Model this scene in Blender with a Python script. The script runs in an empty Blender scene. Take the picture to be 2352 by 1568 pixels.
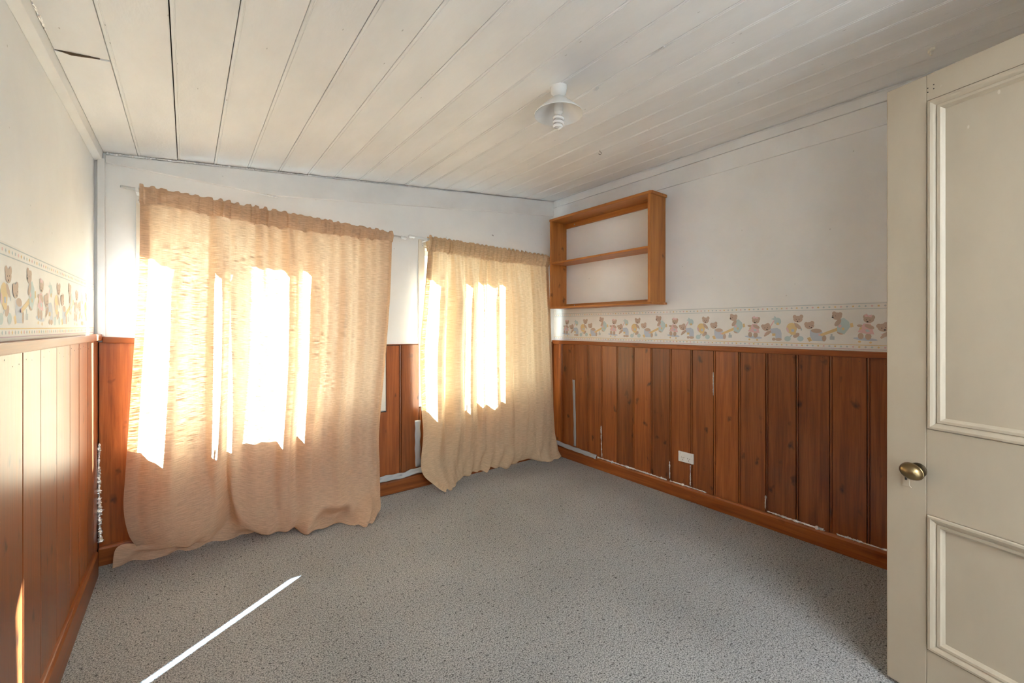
import bpy, bmesh, math, random
import numpy as np
from mathutils import Vector, Matrix

random.seed(7)
rng = np.random.default_rng(11)
scene = bpy.context.scene
col = scene.collection

# ------------------------------------------------------------------ camera
F_PX = 975.0
CAM_H = 1.23
YAW = math.atan((1176 - 430) / F_PX)          # view direction, clockwise from +Y
cam_d = bpy.data.cameras.new('camera')
cam = bpy.data.objects.new('camera', cam_d)
col.objects.link(cam)
cam.location = (0, 0, CAM_H)
cam.rotation_euler = (math.pi / 2, 0, -YAW)
cam_d.sensor_width = 36.0
cam_d.lens = 36.0 * F_PX / 2352
cam_d.shift_y = -34.0 / 2352
cam_d.clip_start = 0.02
scene.camera = cam

# ------------------------------------------------------------------ sky, sun, exposure
SUN_AZ = Vector((-0.825, -0.565, 0)).normalized()
SUN_EL = math.radians(27.3)
SUN_DIR = Vector((SUN_AZ.x * math.cos(SUN_EL), SUN_AZ.y * math.cos(SUN_EL), -math.sin(SUN_EL)))

world = bpy.data.worlds.new('sky')
scene.world = world
world.use_nodes = True
wn = world.node_tree
wn.nodes.clear()
w_out = wn.nodes.new('ShaderNodeOutputWorld')
w_bg = wn.nodes.new('ShaderNodeBackground')
w_sky = wn.nodes.new('ShaderNodeTexSky')
w_sky.sky_type = 'NISHITA'
w_sky.sun_disc = False
w_sky.sun_elevation = SUN_EL
w_sky.sun_rotation = math.atan2(-SUN_DIR.x, -SUN_DIR.y)
w_sky.air_density = 1.0
w_sky.dust_density = 3.0
w_mix = wn.nodes.new('ShaderNodeMixRGB')       # bright thin overcast over the clear sky
w_mix.inputs['Fac'].default_value = 0.72
w_mix.inputs['Color2'].default_value = (0.66, 0.635, 0.60, 1)
w_bg.inputs['Strength'].default_value = 0.72
w_mul = wn.nodes.new('ShaderNodeMixRGB')
w_mul.blend_type = 'MULTIPLY'
w_mul.inputs['Fac'].default_value = 1.0
w_mul.inputs['Color2'].default_value = (0.35, 0.35, 0.35, 1)
wn.links.new(w_sky.outputs[0], w_mul.inputs['Color1'])
wn.links.new(w_mul.outputs[0], w_mix.inputs['Color1'])
wn.links.new(w_mix.outputs[0], w_bg.inputs['Color'])
wn.links.new(w_bg.outputs[0], w_out.inputs['Surface'])

sun_d = bpy.data.lights.new('sun', 'SUN')
sun_d.energy = 37.0
sun_d.angle = math.radians(0.55)
sun_d.color = (0.59, 0.80, 1.0)
sun = bpy.data.objects.new('sun', sun_d)
col.objects.link(sun)
sun.rotation_euler = SUN_DIR.to_track_quat('-Z', 'Y').to_euler()
sun.location = (6, 8, 6)

# skylight portals in the two window openings
def portal(x0, x1, z0, z1, y):
    l = bpy.data.lights.new('window_portal', 'AREA')
    l.shape = 'RECTANGLE'; l.size = x1 - x0; l.size_y = z1 - z0
    l.cycles.is_portal = True
    o = bpy.data.objects.new('window_portal', l)
    o.location = ((x0 + x1) / 2, y, (z0 + z1) / 2)
    o.rotation_euler = (-math.pi / 2, 0, 0)
    col.objects.link(o)
portal(-0.18, 1.12, 0.66, 1.88, 3.20)
portal(1.46, 2.62, 0.66, 1.88, 3.20)

# added fill light in the unseen hall, shining in through the open doorway
hall_d = bpy.data.lights.new('hall_fill_light', 'AREA')
hall_d.shape = 'RECTANGLE'; hall_d.size = 1.6; hall_d.size_y = 0.9
hall_d.energy = 28.0
hall_d.color = (0.84, 0.93, 1.0)
hall = bpy.data.objects.new('hall_fill_light', hall_d)
hall.location = (0.7, -1.25, 2.2)
hall.rotation_euler = (math.radians(25), 0, 0)
col.objects.link(hall)

# added fill light outside the invented window opening, behind the camera
front_fill_d = bpy.data.lights.new('front_fill_light', 'AREA')
front_fill_d.shape = 'RECTANGLE'; front_fill_d.size = 1.0; front_fill_d.size_y = 1.05
front_fill_d.energy = 21.0
front_fill_d.color = (0.82, 0.92, 1.0)
front_fill = bpy.data.objects.new('front_fill_light', front_fill_d)
front_fill.location = (0.22, -0.50, 1.45)
front_fill.rotation_euler = (math.pi / 2, 0, math.pi)
col.objects.link(front_fill)

scene.view_settings.view_transform = 'Standard'
scene.view_settings.look = 'None'
scene.view_settings.gamma = 1.0
scene.view_settings.use_curve_mapping = False
scene.view_settings.exposure = 2.0
scene.cycles.max_bounces = 7
scene.cycles.diffuse_bounces = 6
scene.cycles.transmission_bounces = 3
scene.cycles.transparent_max_bounces = 7
scene.cycles.sample_clamp_indirect = 6.0
scene.cycles.light_sampling_threshold = 0.03
scene.cycles.use_denoising = True
scene.cycles.use_adaptive_sampling = True
scene.cycles.adaptive_threshold = 0.16
scene.cycles.adaptive_min_samples = 16
scene.cycles.caustics_reflective = False
scene.cycles.caustics_refractive = False

# ------------------------------------------------------------------ room measures (metres)
XL, XR = -0.38, 2.84          # faces of the side walls
YB, YF = 3.045, -0.36         # window wall, door wall
CS = 0.32 / 3.22              # slope of the ceiling, rising to the right
def ceil_z(x): return 2.13 + (x - XL) * CS
BT = 0.012                    # wainscot board thickness

# ------------------------------------------------------------------ mesh helpers
class MB:
    def __init__(self):
        self.v = []; self.f = []; self.m = []
    def add(self, vs, fs, mi=0):
        o = len(self.v)
        self.v += [tuple(p) for p in vs]
        for f in fs:
            self.f.append(tuple(i + o for i in f)); self.m.append(mi)
        return self
    def box(self, x0, x1, y0, y1, z0, z1, mi=0):
        vs = [(x0, y0, z0), (x1, y0, z0), (x1, y1, z0), (x0, y1, z0),
              (x0, y0, z1), (x1, y0, z1), (x1, y1, z1), (x0, y1, z1)]
        return self.add(vs, [(0, 3, 2, 1), (4, 5, 6, 7), (0, 1, 5, 4), (1, 2, 6, 5), (2, 3, 7, 6), (3, 0, 4, 7)], mi)
    def prism(self, poly, fn, d0, d1, mi=0):
        """poly: 2-D outline; fn(a, b, d) -> point; extruded from d0 to d1"""
        n = len(poly)
        vs = [fn(a, b, d0) for a, b in poly] + [fn(a, b, d1) for a, b in poly]
        fs = [tuple(range(n))[::-1], tuple(range(n, 2 * n))]
        fs += [(i, (i + 1) % n, n + (i + 1) % n, n + i) for i in range(n)]
        return self.add(vs, fs, mi)
    def lathe(self, prof, n=32, c=(0, 0, 0), mi=0, cap=True):
        vs = []; fs = []
        for r, z in prof:
            for i in range(n):
                t = 2 * math.pi * i / n
                vs.append((c[0] + r * math.cos(t), c[1] + r * math.sin(t), c[2] + z))
        for k in range(len(prof) - 1):
            for i in range(n):
                j = (i + 1) % n
                fs.append((k * n + i, k * n + j, (k + 1) * n + j, (k + 1) * n + i))
        if cap:
            fs.append(tuple(range(n))[::-1]); fs.append(tuple((len(prof) - 1) * n + i for i in range(n)))
        return self.add(vs, fs, mi)
    def tube(self, pts, r, n=8, mi=0):
        pts = [Vector(p) for p in pts]; vs = []; fs = []
        up = Vector((0.13, 0.21, 0.97))
        for k, p in enumerate(pts):
            t = (pts[min(k + 1, len(pts) - 1)] - pts[max(k - 1, 0)]).normalized()
            a = t.cross(up)
            if a.length < 1e-3: a = t.cross(Vector((1, 0, 0)))
            a.normalize(); b = t.cross(a).normalized()
            rr = r[k] if isinstance(r, (list, tuple)) else r
            for i in range(n):
                q = 2 * math.pi * i / n
                vs.append(p + a * (rr * math.cos(q)) + b * (rr * math.sin(q)))
        for k in range(len(pts) - 1):
            for i in range(n):
                j = (i + 1) % n
                fs.append((k * n + i, k * n + j, (k + 1) * n + j, (k + 1) * n + i))
        fs.append(tuple(range(n))[::-1]); fs.append(tuple((len(pts) - 1) * n + i for i in range(n)))
        return self.add(vs, fs, mi)
    def mesh(self, name, mats, smooth=False):
        me = bpy.data.meshes.new(name)
        me.from_pydata(self.v, [], self.f)
        for m in (mats if isinstance(mats, (list, tuple)) else [mats]): me.materials.append(m)
        me.polygons.foreach_set('material_index', self.m)
        bm = bmesh.new(); bm.from_mesh(me)
        bmesh.ops.recalc_face_normals(bm, faces=bm.faces)
        bm.to_mesh(me); bm.free()
        if smooth: me.polygons.foreach_set('use_smooth', [True] * len(me.polygons))
        me.update()
        return me
    def build(self, name, mats, parent=None, smooth=False, bevel=0, seg=2, autosmooth=False):
        me = self.mesh(name, mats, smooth)
        return link(name, me, parent, bevel, seg, autosmooth)

def link(name, me, parent=None, bevel=0, seg=2, autosmooth=False):
    o = bpy.data.objects.new(name, me)
    col.objects.link(o)
    if parent is not None: o.parent = parent
    if bevel:
        md = o.modifiers.new('bevel', 'BEVEL'); md.width = bevel; md.segments = seg
        md.limit_method = 'ANGLE'; md.angle_limit = math.radians(40)
    if autosmooth:
        me.polygons.foreach_set('use_smooth', [True] * len(me.polygons))
        bm = bmesh.new(); bm.from_mesh(me)
        for e in bm.edges:
            if len(e.link_faces) == 2 and e.calc_face_angle() > math.radians(35): e.smooth = False
        bm.to_mesh(me); bm.free()
    return o

def tag(o, label=None, cat=None, group=None, kind=None):
    if label: o['label'] = label
    if cat: o['category'] = cat
    if group: o['group'] = group
    if kind: o['kind'] = kind
    return o

def empty(name, loc=(0, 0, 0), rz=0):
    o = bpy.data.objects.new(name, None)
    o.empty_display_size = 0.05
    o.location = loc; o.rotation_euler = (0, 0, rz)
    col.objects.link(o)
    return o

# ------------------------------------------------------------------ materials
def new_mat(name):
    m = bpy.data.materials.new(name); m.use_nodes = True
    nt = m.node_tree; nt.nodes.clear()
    out = nt.nodes.new('ShaderNodeOutputMaterial')
    b = nt.nodes.new('ShaderNodeBsdfPrincipled')
    nt.links.new(b.outputs[0], out.inputs[0])
    return m, nt, b, out

def N(nt, typ, **kw):
    n = nt.nodes.new(typ)
    for k, v in kw.items():
        if k in n.inputs: n.inputs[k].default_value = v
        else: setattr(n, k, v)
    return n

def ramp(nt, stops, interp='LINEAR'):
    r = nt.nodes.new('ShaderNodeValToRGB')
    e = r.color_ramp.elements
    while len(e) < len(stops): e.new(0.5)
    for i, (p, c) in enumerate(stops):
        e[i].position = p
        e[i].color = c if len(c) == 4 else (*c, 1)
    r.color_ramp.interpolation = interp
    return r

def obj_coords(nt, scale=(1, 1, 1), rand=7.0):
    tc = N(nt, 'ShaderNodeTexCoord')
    info = N(nt, 'ShaderNodeObjectInfo')
    mul = N(nt, 'ShaderNodeVectorMath', operation='SCALE')
    comb = N(nt, 'ShaderNodeCombineXYZ')
    for i in range(3): nt.links.new(info.outputs['Random'], comb.inputs[i])
    nt.links.new(comb.outputs[0], mul.inputs[0]); mul.inputs['Scale'].default_value = rand
    add = N(nt, 'ShaderNodeVectorMath', operation='ADD')
    nt.links.new(tc.outputs['Object'], add.inputs[0]); nt.links.new(mul.outputs[0], add.inputs[1])
    mp = N(nt, 'ShaderNodeMapping'); mp.inputs['Scale'].default_value = scale
    nt.links.new(add.outputs[0], mp.inputs[0])
    return mp, info

def wood(name, axis, light, mid, dark, rough=0.32, knots=0.5, spec=0.5, coat=0.0, vary=0.25):
    m, nt, b, out = new_mat(name)
    s = [16.0, 16.0, 16.0]; s[axis] = 0.9
    mp, info = obj_coords(nt, tuple(s))
    n1 = N(nt, 'ShaderNodeTexNoise', Scale=1.6, Detail=6.0, Roughness=0.62, Distortion=0.9)
    nt.links.new(mp.outputs[0], n1.inputs['Vector'])
    s2 = [70.0, 70.0, 70.0]; s2[axis] = 2.2
    mp2, _ = obj_coords(nt, tuple(s2))
    n2 = N(nt, 'ShaderNodeTexNoise', Scale=2.2, Detail=3.0, Roughness=0.5)
    nt.links.new(mp2.outputs[0], n2.inputs['Vector'])
    mixf = N(nt, 'ShaderNodeMath', operation='MULTIPLY_ADD'); mixf.inputs[1].default_value = 0.28
    nt.links.new(n2.outputs['Fac'], mixf.inputs[0])
    sc = N(nt, 'ShaderNodeMath', operation='MULTIPLY'); sc.inputs[1].default_value = 0.74
    nt.links.new(n1.outputs['Fac'], sc.inputs[0]); nt.links.new(sc.outputs[0], mixf.inputs[2])
    cr = ramp(nt, [(0.25, dark), (0.48, mid), (0.72, light)])
    nt.links.new(mixf.outputs[0], cr.inputs[0])
    # knots
    s3 = [10.0, 10.0, 10.0]; s3[axis] = 6.5
    mp3, _ = obj_coords(nt, tuple(s3), 13.0)
    nd = N(nt, 'ShaderNodeTexNoise', Scale=3.0, Detail=2.0)
    nt.links.new(mp3.outputs[0], nd.inputs['Vector'])
    jit = N(nt, 'ShaderNodeVectorMath', operation='MULTIPLY_ADD')
    jit.inputs[1].default_value = (0.55, 0.55, 0.55)
    nt.links.new(nd.outputs['Color'], jit.inputs[0]); nt.links.new(mp3.outputs[0], jit.inputs[2])
    vo = N(nt, 'ShaderNodeTexVoronoi', Scale=1.0)
    nt.links.new(jit.outputs[0], vo.inputs['Vector'])
    kr = ramp(nt, [(0.04, (1, 1, 1)), (0.10, (0.6, 0.6, 0.6)), (0.20, (0, 0, 0))])
    nt.links.new(vo.outputs['Distance'], kr.inputs[0])
    km = N(nt, 'ShaderNodeMath', operation='MULTIPLY'); km.inputs[1].default_value = knots
    nt.links.new(kr.outputs[0], km.inputs[0])
    mx = N(nt, 'ShaderNodeMixRGB'); mx.inputs['Color2'].default_value = (dark[0] * 0.32, dark[1] * 0.28, dark[2] * 0.3, 1)
    nt.links.new(km.outputs[0], mx.inputs['Fac']); nt.links.new(cr.outputs[0], mx.inputs['Color1'])
    # each board its own shade
    hv = N(nt, 'ShaderNodeMapRange'); hv.inputs['To Min'].default_value = 1 - vary; hv.inputs['To Max'].default_value = 1 + vary * 0.6
    nt.links.new(info.outputs['Random'], hv.inputs['Value'])
    hs = N(nt, 'ShaderNodeHueSaturation')
    nt.links.new(hv.outputs[0], hs.inputs['Value']); nt.links.new(mx.outputs[0], hs.inputs['Color'])
    nt.links.new(hs.outputs[0], b.inputs['Base Color'])
    rr = N(nt, 'ShaderNodeMapRange'); rr.inputs['To Min'].default_value = rough - 0.06; rr.inputs['To Max'].default_value = rough + 0.1
    nt.links.new(n1.outputs['Fac'], rr.inputs['Value']); nt.links.new(rr.outputs[0], b.inputs['Roughness'])
    b.inputs['Specular IOR Level'].default_value = spec
    b.inputs['Coat Weight'].default_value = coat
    b.inputs['Coat Roughness'].default_value = 0.27
    bp = N(nt, 'ShaderNodeBump', Strength=0.12, Distance=0.004)
    nt.links.new(mixf.outputs[0], bp.inputs['Height']); nt.links.new(bp.outputs[0], b.inputs['Normal'])
    return m

def paint(name, colr, rough=0.5, stain=0.06, bump=0.15, scale=3.0, stretch=(1, 1, 1), specks=0.0, speck_col=(0.2, 0.18, 0.15), bscale=60):
    m, nt, b, out = new_mat(name)
    mp, info = obj_coords(nt, stretch, 3.0)
    n1 = N(nt, 'ShaderNodeTexNoise', Scale=scale, Detail=5.0, Roughness=0.6)
    nt.links.new(mp.outputs[0], n1.inputs['Vector'])
    lo = tuple(c * (1 - 2 * stain) for c in colr); hi = tuple(min(1, c * (1 + 0.6 * stain)) for c in colr)
    cr = ramp(nt, [(0.3, lo), (0.65, hi)])
    nt.links.new(n1.outputs['Fac'], cr.inputs[0])
    last = cr.outputs[0]
    if specks > 0:
        vo = N(nt, 'ShaderNodeTexVoronoi', Scale=9.0)
        nt.links.new(mp.outputs[0], vo.inputs['Vector'])
        nn = N(nt, 'ShaderNodeTexNoise', Scale=90.0, Detail=2.0)
        nt.links.new(mp.outputs[0], nn.inputs['Vector'])
        ad = N(nt, 'ShaderNodeMath', operation='MULTIPLY_ADD'); ad.inputs[1].default_value = 0.05
        nt.links.new(nn.outputs['Fac'], ad.inputs[0]); nt.links.new(vo.outputs['Distance'], ad.inputs[2])
        sr = ramp(nt, [(0.05, (1, 1, 1)), (0.068, (0, 0, 0))])
        nt.links.new(ad.outputs[0], sr.inputs[0])
        sm = N(nt, 'ShaderNodeMath', operation='MULTIPLY'); sm.inputs[1].default_value = specks
        nt.links.new(sr.outputs[0], sm.inputs[0])
        mx = N(nt, 'ShaderNodeMixRGB'); mx.inputs['Color2'].default_value = (*speck_col, 1)
        nt.links.new(sm.outputs[0], mx.inputs['Fac']); nt.links.new(last, mx.inputs['Color1'])
        last = mx.outputs[0]
    nt.links.new(last, b.inputs['Base Color'])
    b.inputs['Roughness'].default_value = rough
    n2 = N(nt, 'ShaderNodeTexNoise', Scale=bscale, Detail=4.0)
    nt.links.new(mp.outputs[0], n2.inputs['Vector'])
    bp = N(nt, 'ShaderNodeBump', Strength=bump, Distance=0.003)
    nt.links.new(n2.outputs['Fac'], bp.inputs['Height']); nt.links.new(bp.outputs[0], b.inputs['Normal'])
    return m

def plain(name, colr, rough=0.5, metal=0.0, spec=0.5):
    m, nt, b, out = new_mat(name)
    n1 = N(nt, 'ShaderNodeTexNoise', Scale=25.0, Detail=3.0)
    tc = N(nt, 'ShaderNodeTexCoord'); nt.links.new(tc.outputs['Object'], n1.inputs['Vector'])
    cr = ramp(nt, [(0.3, tuple(c * 0.94 for c in colr)), (0.7, colr)])
    nt.links.new(n1.outputs['Fac'], cr.inputs[0]); nt.links.new(cr.outputs[0], b.inputs['Base Color'])
    b.inputs['Roughness'].default_value = rough; b.inputs['Metallic'].default_value = metal
    b.inputs['Specular IOR Level'].default_value = spec
    return m

WALL = paint('wall_paint', (0.875, 0.875, 0.87), 0.55, 0.03, 0.12, 2.2, specks=0.35)
FRIEZE = paint('frieze_paint', (0.85, 0.845, 0.835), 0.45, 0.04, 0.12, 3.0, specks=0.2)
CEIL = paint('ceiling_paint', (0.895, 0.895, 0.895), 0.5, 0.045, 0.2, 2.0, (2.0, 0.7, 2.0), specks=0.45)
VOID = plain('dark_void', (0.035, 0.025, 0.02), 0.9)
WDL, WDM, WDD = (0.41, 0.122, 0.027), (0.25, 0.063, 0.011), (0.115, 0.024, 0.005)
WOODZ = wood('varnished_board', 2, WDL, WDM, WDD, 0.34, 0.9, coat=0.55, vary=0.32)
WOODX = wood('varnished_rail_x', 0, WDL, WDM, WDD, 0.34, 0.5)
WOODY = wood('varnished_rail_y', 1, WDL, WDM, WDD, 0.34, 0.5)
PINEZ = wood('shelf_pine_z', 2, (0.58, 0.235, 0.055), (0.43, 0.15, 0.030), (0.26, 0.08, 0.016), 0.38, 0.8, vary=0.12)
PINEY = wood('shelf_pine_y', 1, (0.58, 0.235, 0.055), (0.43, 0.15, 0.030), (0.26, 0.08, 0.016), 0.38, 0.7, vary=0.12)
WHITE = plain('white_gloss', (0.82, 0.82, 0.80), 0.3)
SASH = plain('cream_sash_paint', (0.80, 0.76, 0.68), 0.4)
PORC = plain('white_porcelain', (0.82, 0.81, 0.79), 0.22)
DOORP = paint('door_cream_paint', (0.43, 0.36, 0.268), 0.5, 0.05, 0.35, 2.5, (1.4, 1.4, 0.6), specks=0.35, speck_col=(0.72, 0.68, 0.58), bscale=26)
BRASS = plain('aged_brass', (0.25, 0.175, 0.085), 0.3, 1.0)
DULL = plain('tarnished_brass', (0.07, 0.048, 0.025), 0.4, 0.8)
ROD = plain('rod_enamel', (0.70, 0.70, 0.68), 0.3)
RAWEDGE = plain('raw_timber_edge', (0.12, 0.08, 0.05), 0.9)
BLACK = plain('black_iron', (0.02, 0.018, 0.016), 0.5)
STEEL = plain('screw_steel', (0.5, 0.5, 0.5), 0.35, 1.0)
TAPE = plain('duct_tape', (0.40, 0.42, 0.45), 0.3, 0.15)

def make_foil():
    m, nt, b, out = new_mat('crumpled_foil')
    tc = N(nt, 'ShaderNodeTexCoord')
    vo = N(nt, 'ShaderNodeTexVoronoi', Scale=160.0)
    nt.links.new(tc.outputs['Object'], vo.inputs['Vector'])
    b.inputs['Base Color'].default_value = (0.86, 0.87, 0.89, 1)
    b.inputs['Metallic'].default_value = 0.85; b.inputs['Roughness'].default_value = 0.35
    bp = N(nt, 'ShaderNodeBump', Strength=0.6, Distance=0.004)
    nt.links.new(vo.outputs['Distance'], bp.inputs['Height']); nt.links.new(bp.outputs[0], b.inputs['Normal'])
    return m
FOIL = make_foil()

def make_carpet():
    m, nt, b, out = new_mat('grey_fleck_carpet')
    tc = N(nt, 'ShaderNodeTexCoord')
    n1 = N(nt, 'ShaderNodeTexNoise', Scale=190.0, Detail=3.0, Roughness=0.7)
    n2 = N(nt, 'ShaderNodeTexNoise', Scale=68.0, Detail=2.0, Roughness=0.6)
    n3 = N(nt, 'ShaderNodeTexNoise', Scale=1.6, Detail=4.0)
    mpf = N(nt, 'ShaderNodeMapping'); mpf.inputs['Scale'].default_value = (1, 1, 1)
    nt.links.new(tc.outputs['Object'], mpf.inputs[0])
    for n in (n1, n2, n3): nt.links.new(mpf.outputs[0], n.inputs['Vector'])
    base = ramp(nt, [(0.34, (0.085, 0.084, 0.083)), (0.45, (0.33, 0.327, 0.322)), (0.58, (0.62, 0.615, 0.605))])
    nt.links.new(n1.outputs['Fac'], base.inputs[0])
    fl = ramp(nt, [(0.31, (1, 1, 1)), (0.40, (0, 0, 0))])
    nt.links.new(n2.outputs['Fac'], fl.inputs[0])
    mx = N(nt, 'ShaderNodeMixRGB'); mx.inputs['Color2'].default_value = (0.055, 0.05, 0.048, 1)
    fm = N(nt, 'ShaderNodeMath', operation='MULTIPLY'); fm.inputs[1].default_value = 0.75
    nt.links.new(fl.outputs[0], fm.inputs[0]); nt.links.new(fm.outputs[0], mx.inputs['Fac'])
    nt.links.new(base.outputs[0], mx.inputs['Color1'])
    st = ramp(nt, [(0.3, (0.86, 0.86, 0.86)), (0.7, (1.05, 1.05, 1.05))])
    nt.links.new(n3.outputs['Fac'], st.inputs[0])
    ml = N(nt, 'ShaderNodeMixRGB', blend_type='MULTIPLY'); ml.inputs['Fac'].default_value = 1.0
    nt.links.new(mx.outputs[0], ml.inputs['Color1']); nt.links.new(st.outputs[0], ml.inputs['Color2'])
    nt.links.new(ml.outputs[0], b.inputs['Base Color'])
    b.inputs['Roughness'].default_value = 0.95; b.inputs['Specular IOR Level'].default_value = 0.1
    bp = N(nt, 'ShaderNodeBump', Strength=1.0, Distance=0.009)
    nt.links.new(n1.outputs['Fac'], bp.inputs['Height']); nt.links.new(bp.outputs[0], b.inputs['Normal'])
    return m
CARPET = make_carpet()

def make_cloth(name, refl, trans, tmin, tmax):
    """open-weave linen: part of the light is scattered back, part through; slubs run across"""
    m, nt, b, out = new_mat(name)
    nt.nodes.remove(b)
    uv = N(nt, 'ShaderNodeUVMap')
    mp = N(nt, 'ShaderNodeMapping'); mp.inputs['Scale'].default_value = (17, 290, 1)
    nt.links.new(uv.outputs[0], mp.inputs[0])
    n1 = N(nt, 'ShaderNodeTexNoise', Scale=1.0, Detail=3.0, Roughness=0.6)
    nt.links.new(mp.outputs[0], n1.inputs['Vector'])
    mp2 = N(nt, 'ShaderNodeMapping'); mp2.inputs['Scale'].default_value = (160, 30, 1)
    nt.links.new(uv.outputs[0], mp2.inputs[0])
    n2 = N(nt, 'ShaderNodeTexNoise', Scale=1.0, Detail=2.0)
    nt.links.new(mp2.outputs[0], n2.inputs['Vector'])
    s = N(nt, 'ShaderNodeMath', operation='MULTIPLY_ADD'); s.inputs[1].default_value = 0.12
    nt.links.new(n2.outputs['Fac'], s.inputs[0])
    s0 = N(nt, 'ShaderNodeMath', operation='MULTIPLY'); s0.inputs[1].default_value = 0.88
    nt.links.new(n1.outputs['Fac'], s0.inputs[0]); nt.links.new(s0.outputs[0], s.inputs[2])
    fr = ramp(nt, [(0.41, (tmin,) * 3), (0.56, (tmax,) * 3)])
    nt.links.new(s.outputs[0], fr.inputs[0])
    cr = ramp(nt, [(0.3, tuple(c * 0.86 for c in refl)), (0.7, refl)])
    nt.links.new(s.outputs[0], cr.inputs[0])
    ct = ramp(nt, [(0.3, tuple(c * e for c, e in zip(trans, (0.92, 0.70, 0.42)))), (0.7, trans)])
    nt.links.new(s.outputs[0], ct.inputs[0])
    d = N(nt, 'ShaderNodeBsdfDiffuse'); t = N(nt, 'ShaderNodeBsdfTranslucent')
    nt.links.new(cr.outputs[0], d.inputs['Color']); nt.links.new(ct.outputs[0], t.inputs['Color'])
    bp = N(nt, 'ShaderNodeBump', Strength=0.15, Distance=0.002)
    nt.links.new(s.outputs[0], bp.inputs['Height'])
    nt.links.new(bp.outputs[0], d.inputs['Normal'])
    mx = N(nt, 'ShaderNodeMixShader')
    nt.links.new(fr.outputs[0], mx.inputs[0]); nt.links.new(d.outputs[0], mx.inputs[1]); nt.links.new(t.outputs[0], mx.inputs[2])
    nt.links.new(mx.outputs[0], out.inputs[0])
    return m
CLOTH1 = make_cloth('apricot_linen', (0.74, 0.515, 0.355), (0.98, 0.79, 0.58), 0.05, 0.46)
CLOTH2 = make_cloth('sand_linen', (0.73, 0.54, 0.35), (0.98, 0.80, 0.57), 0.06, 0.42)

def make_glass():
    m, nt, b, out = new_mat('window_glass')
    nt.nodes.remove(b)
    tr = N(nt, 'ShaderNodeBsdfTransparent'); tr.inputs[0].default_value = (0.96, 0.97, 0.96, 1)
    gl = N(nt, 'ShaderNodeBsdfGlossy'); gl.inputs['Roughness'].default_value = 0.02
    lw = N(nt, 'ShaderNodeLayerWeight', Blend=0.5)
    pw = N(nt, 'ShaderNodeMath', operation='POWER'); pw.inputs[1].default_value = 5.0
    nt.links.new(lw.outputs['Facing'], pw.inputs[0])
    fr = N(nt, 'ShaderNodeMath', operation='MULTIPLY_ADD'); fr.inputs[1].default_value = 0.5; fr.inputs[2].default_value = 0.03
    nt.links.new(pw.outputs[0], fr.inputs[0])
    mx = N(nt, 'ShaderNodeMixShader')
    nt.links.new(fr.outputs[0], mx.inputs[0]); nt.links.new(tr.outputs[0], mx.inputs[1]); nt.links.new(gl.outputs[0], mx.inputs[2])
    nt.links.new(mx.outputs[0], out.inputs[0])
    return m
GLASS = make_glass()
def make_bulb():
    m, nt, b, out = new_mat('bulb_tube_glass')
    b.inputs['Base Color'].default_value = (0.92, 0.92, 0.92, 1); b.inputs['Roughness'].default_value = 0.12
    b.inputs['Subsurface Weight'].default_value = 0.0
    b.inputs['Coat Weight'].default_value = 0.6
    n = N(nt, 'ShaderNodeTexNoise', Scale=40.0); cr = ramp(nt, [(0.3, (0.86, 0.87, 0.88)), (0.7, (0.93, 0.93, 0.93))])
    nt.links.new(n.outputs['Fac'], cr.inputs[0]); nt.links.new(cr.outputs[0], b.inputs['Base Color'])
    return m
BULB = make_bulb()
GROUND = paint('yard_gravel', (0.135, 0.105, 0.08), 0.9, 0.1, 0.2, 4.0)

# ================================================================== STRUCTURE
f = MB().box(XL - 0.12, XR + 0.12, -2.2, YB + 0.15, -0.08, 0.0).build('floor', CARPET)
tag(f, kind='structure')
yard = MB().box(-14, 16, 3.25, 24, -0.62, -0.45).build('yard_ground', GROUND)
tag(yard, kind='structure')

def win_hole_boxes(mb, y0, y1, zt):
    """window wall in slabs around two openings; top follows the ceiling"""
    def slab(x0, x1, z0, z1=None):
        za = ceil_z(x0) + 0.05 if z1 is None else z1
        zb = ceil_z(x1) + 0.05 if z1 is None else z1
        vs = [(x0, y0, z0), (x1, y0, z0), (x1, y1, z0), (x0, y1, z0), (x0, y0, za), (x1, y0, zb), (x1, y1, zb), (x0, y1, za)]
        mb.add(vs, [(0, 3, 2, 1), (4, 5, 6, 7), (0, 1, 5, 4), (1, 2, 6, 5), (2, 3, 7, 6), (3, 0, 4, 7)])
    xs = [XL - 0.12, WIN[0][0], WIN[0][1], WIN[1][0], WIN[1][1], XR + 0.12]
    slab(xs[0], xs[1], -0.08); slab(xs[2], xs[3], -0.08); slab(xs[4], xs[5], -0.08)
    for k in (0, 1):
        slab(WIN[k][0], WIN[k][1], -0.08, WIN[k][2]); slab(WIN[k][0], WIN[k][1], WIN[k][3])
WIN = [(-0.170, 1.105, 0.665, 1.865), (1.462, 2.600, 0.665, 1.855)]
mb = MB(); win_hole_boxes(mb, YB, YB + 0.15, None)
wall_back = tag(mb.build('wall_back', WALL), kind='structure')
def side_wall(name, x0, x1, h):
    mb = MB(); mb.box(x0, x1, YF - 0.12, YB, -0.08, h)
    return tag(mb.build(name, WALL), kind='structure')
wall_left = side_wall('wall_left', XL - 0.12, XL, 2.32)
wall_right = side_wall('wall_right', XR, XR + 0.12, 2.62)
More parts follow.
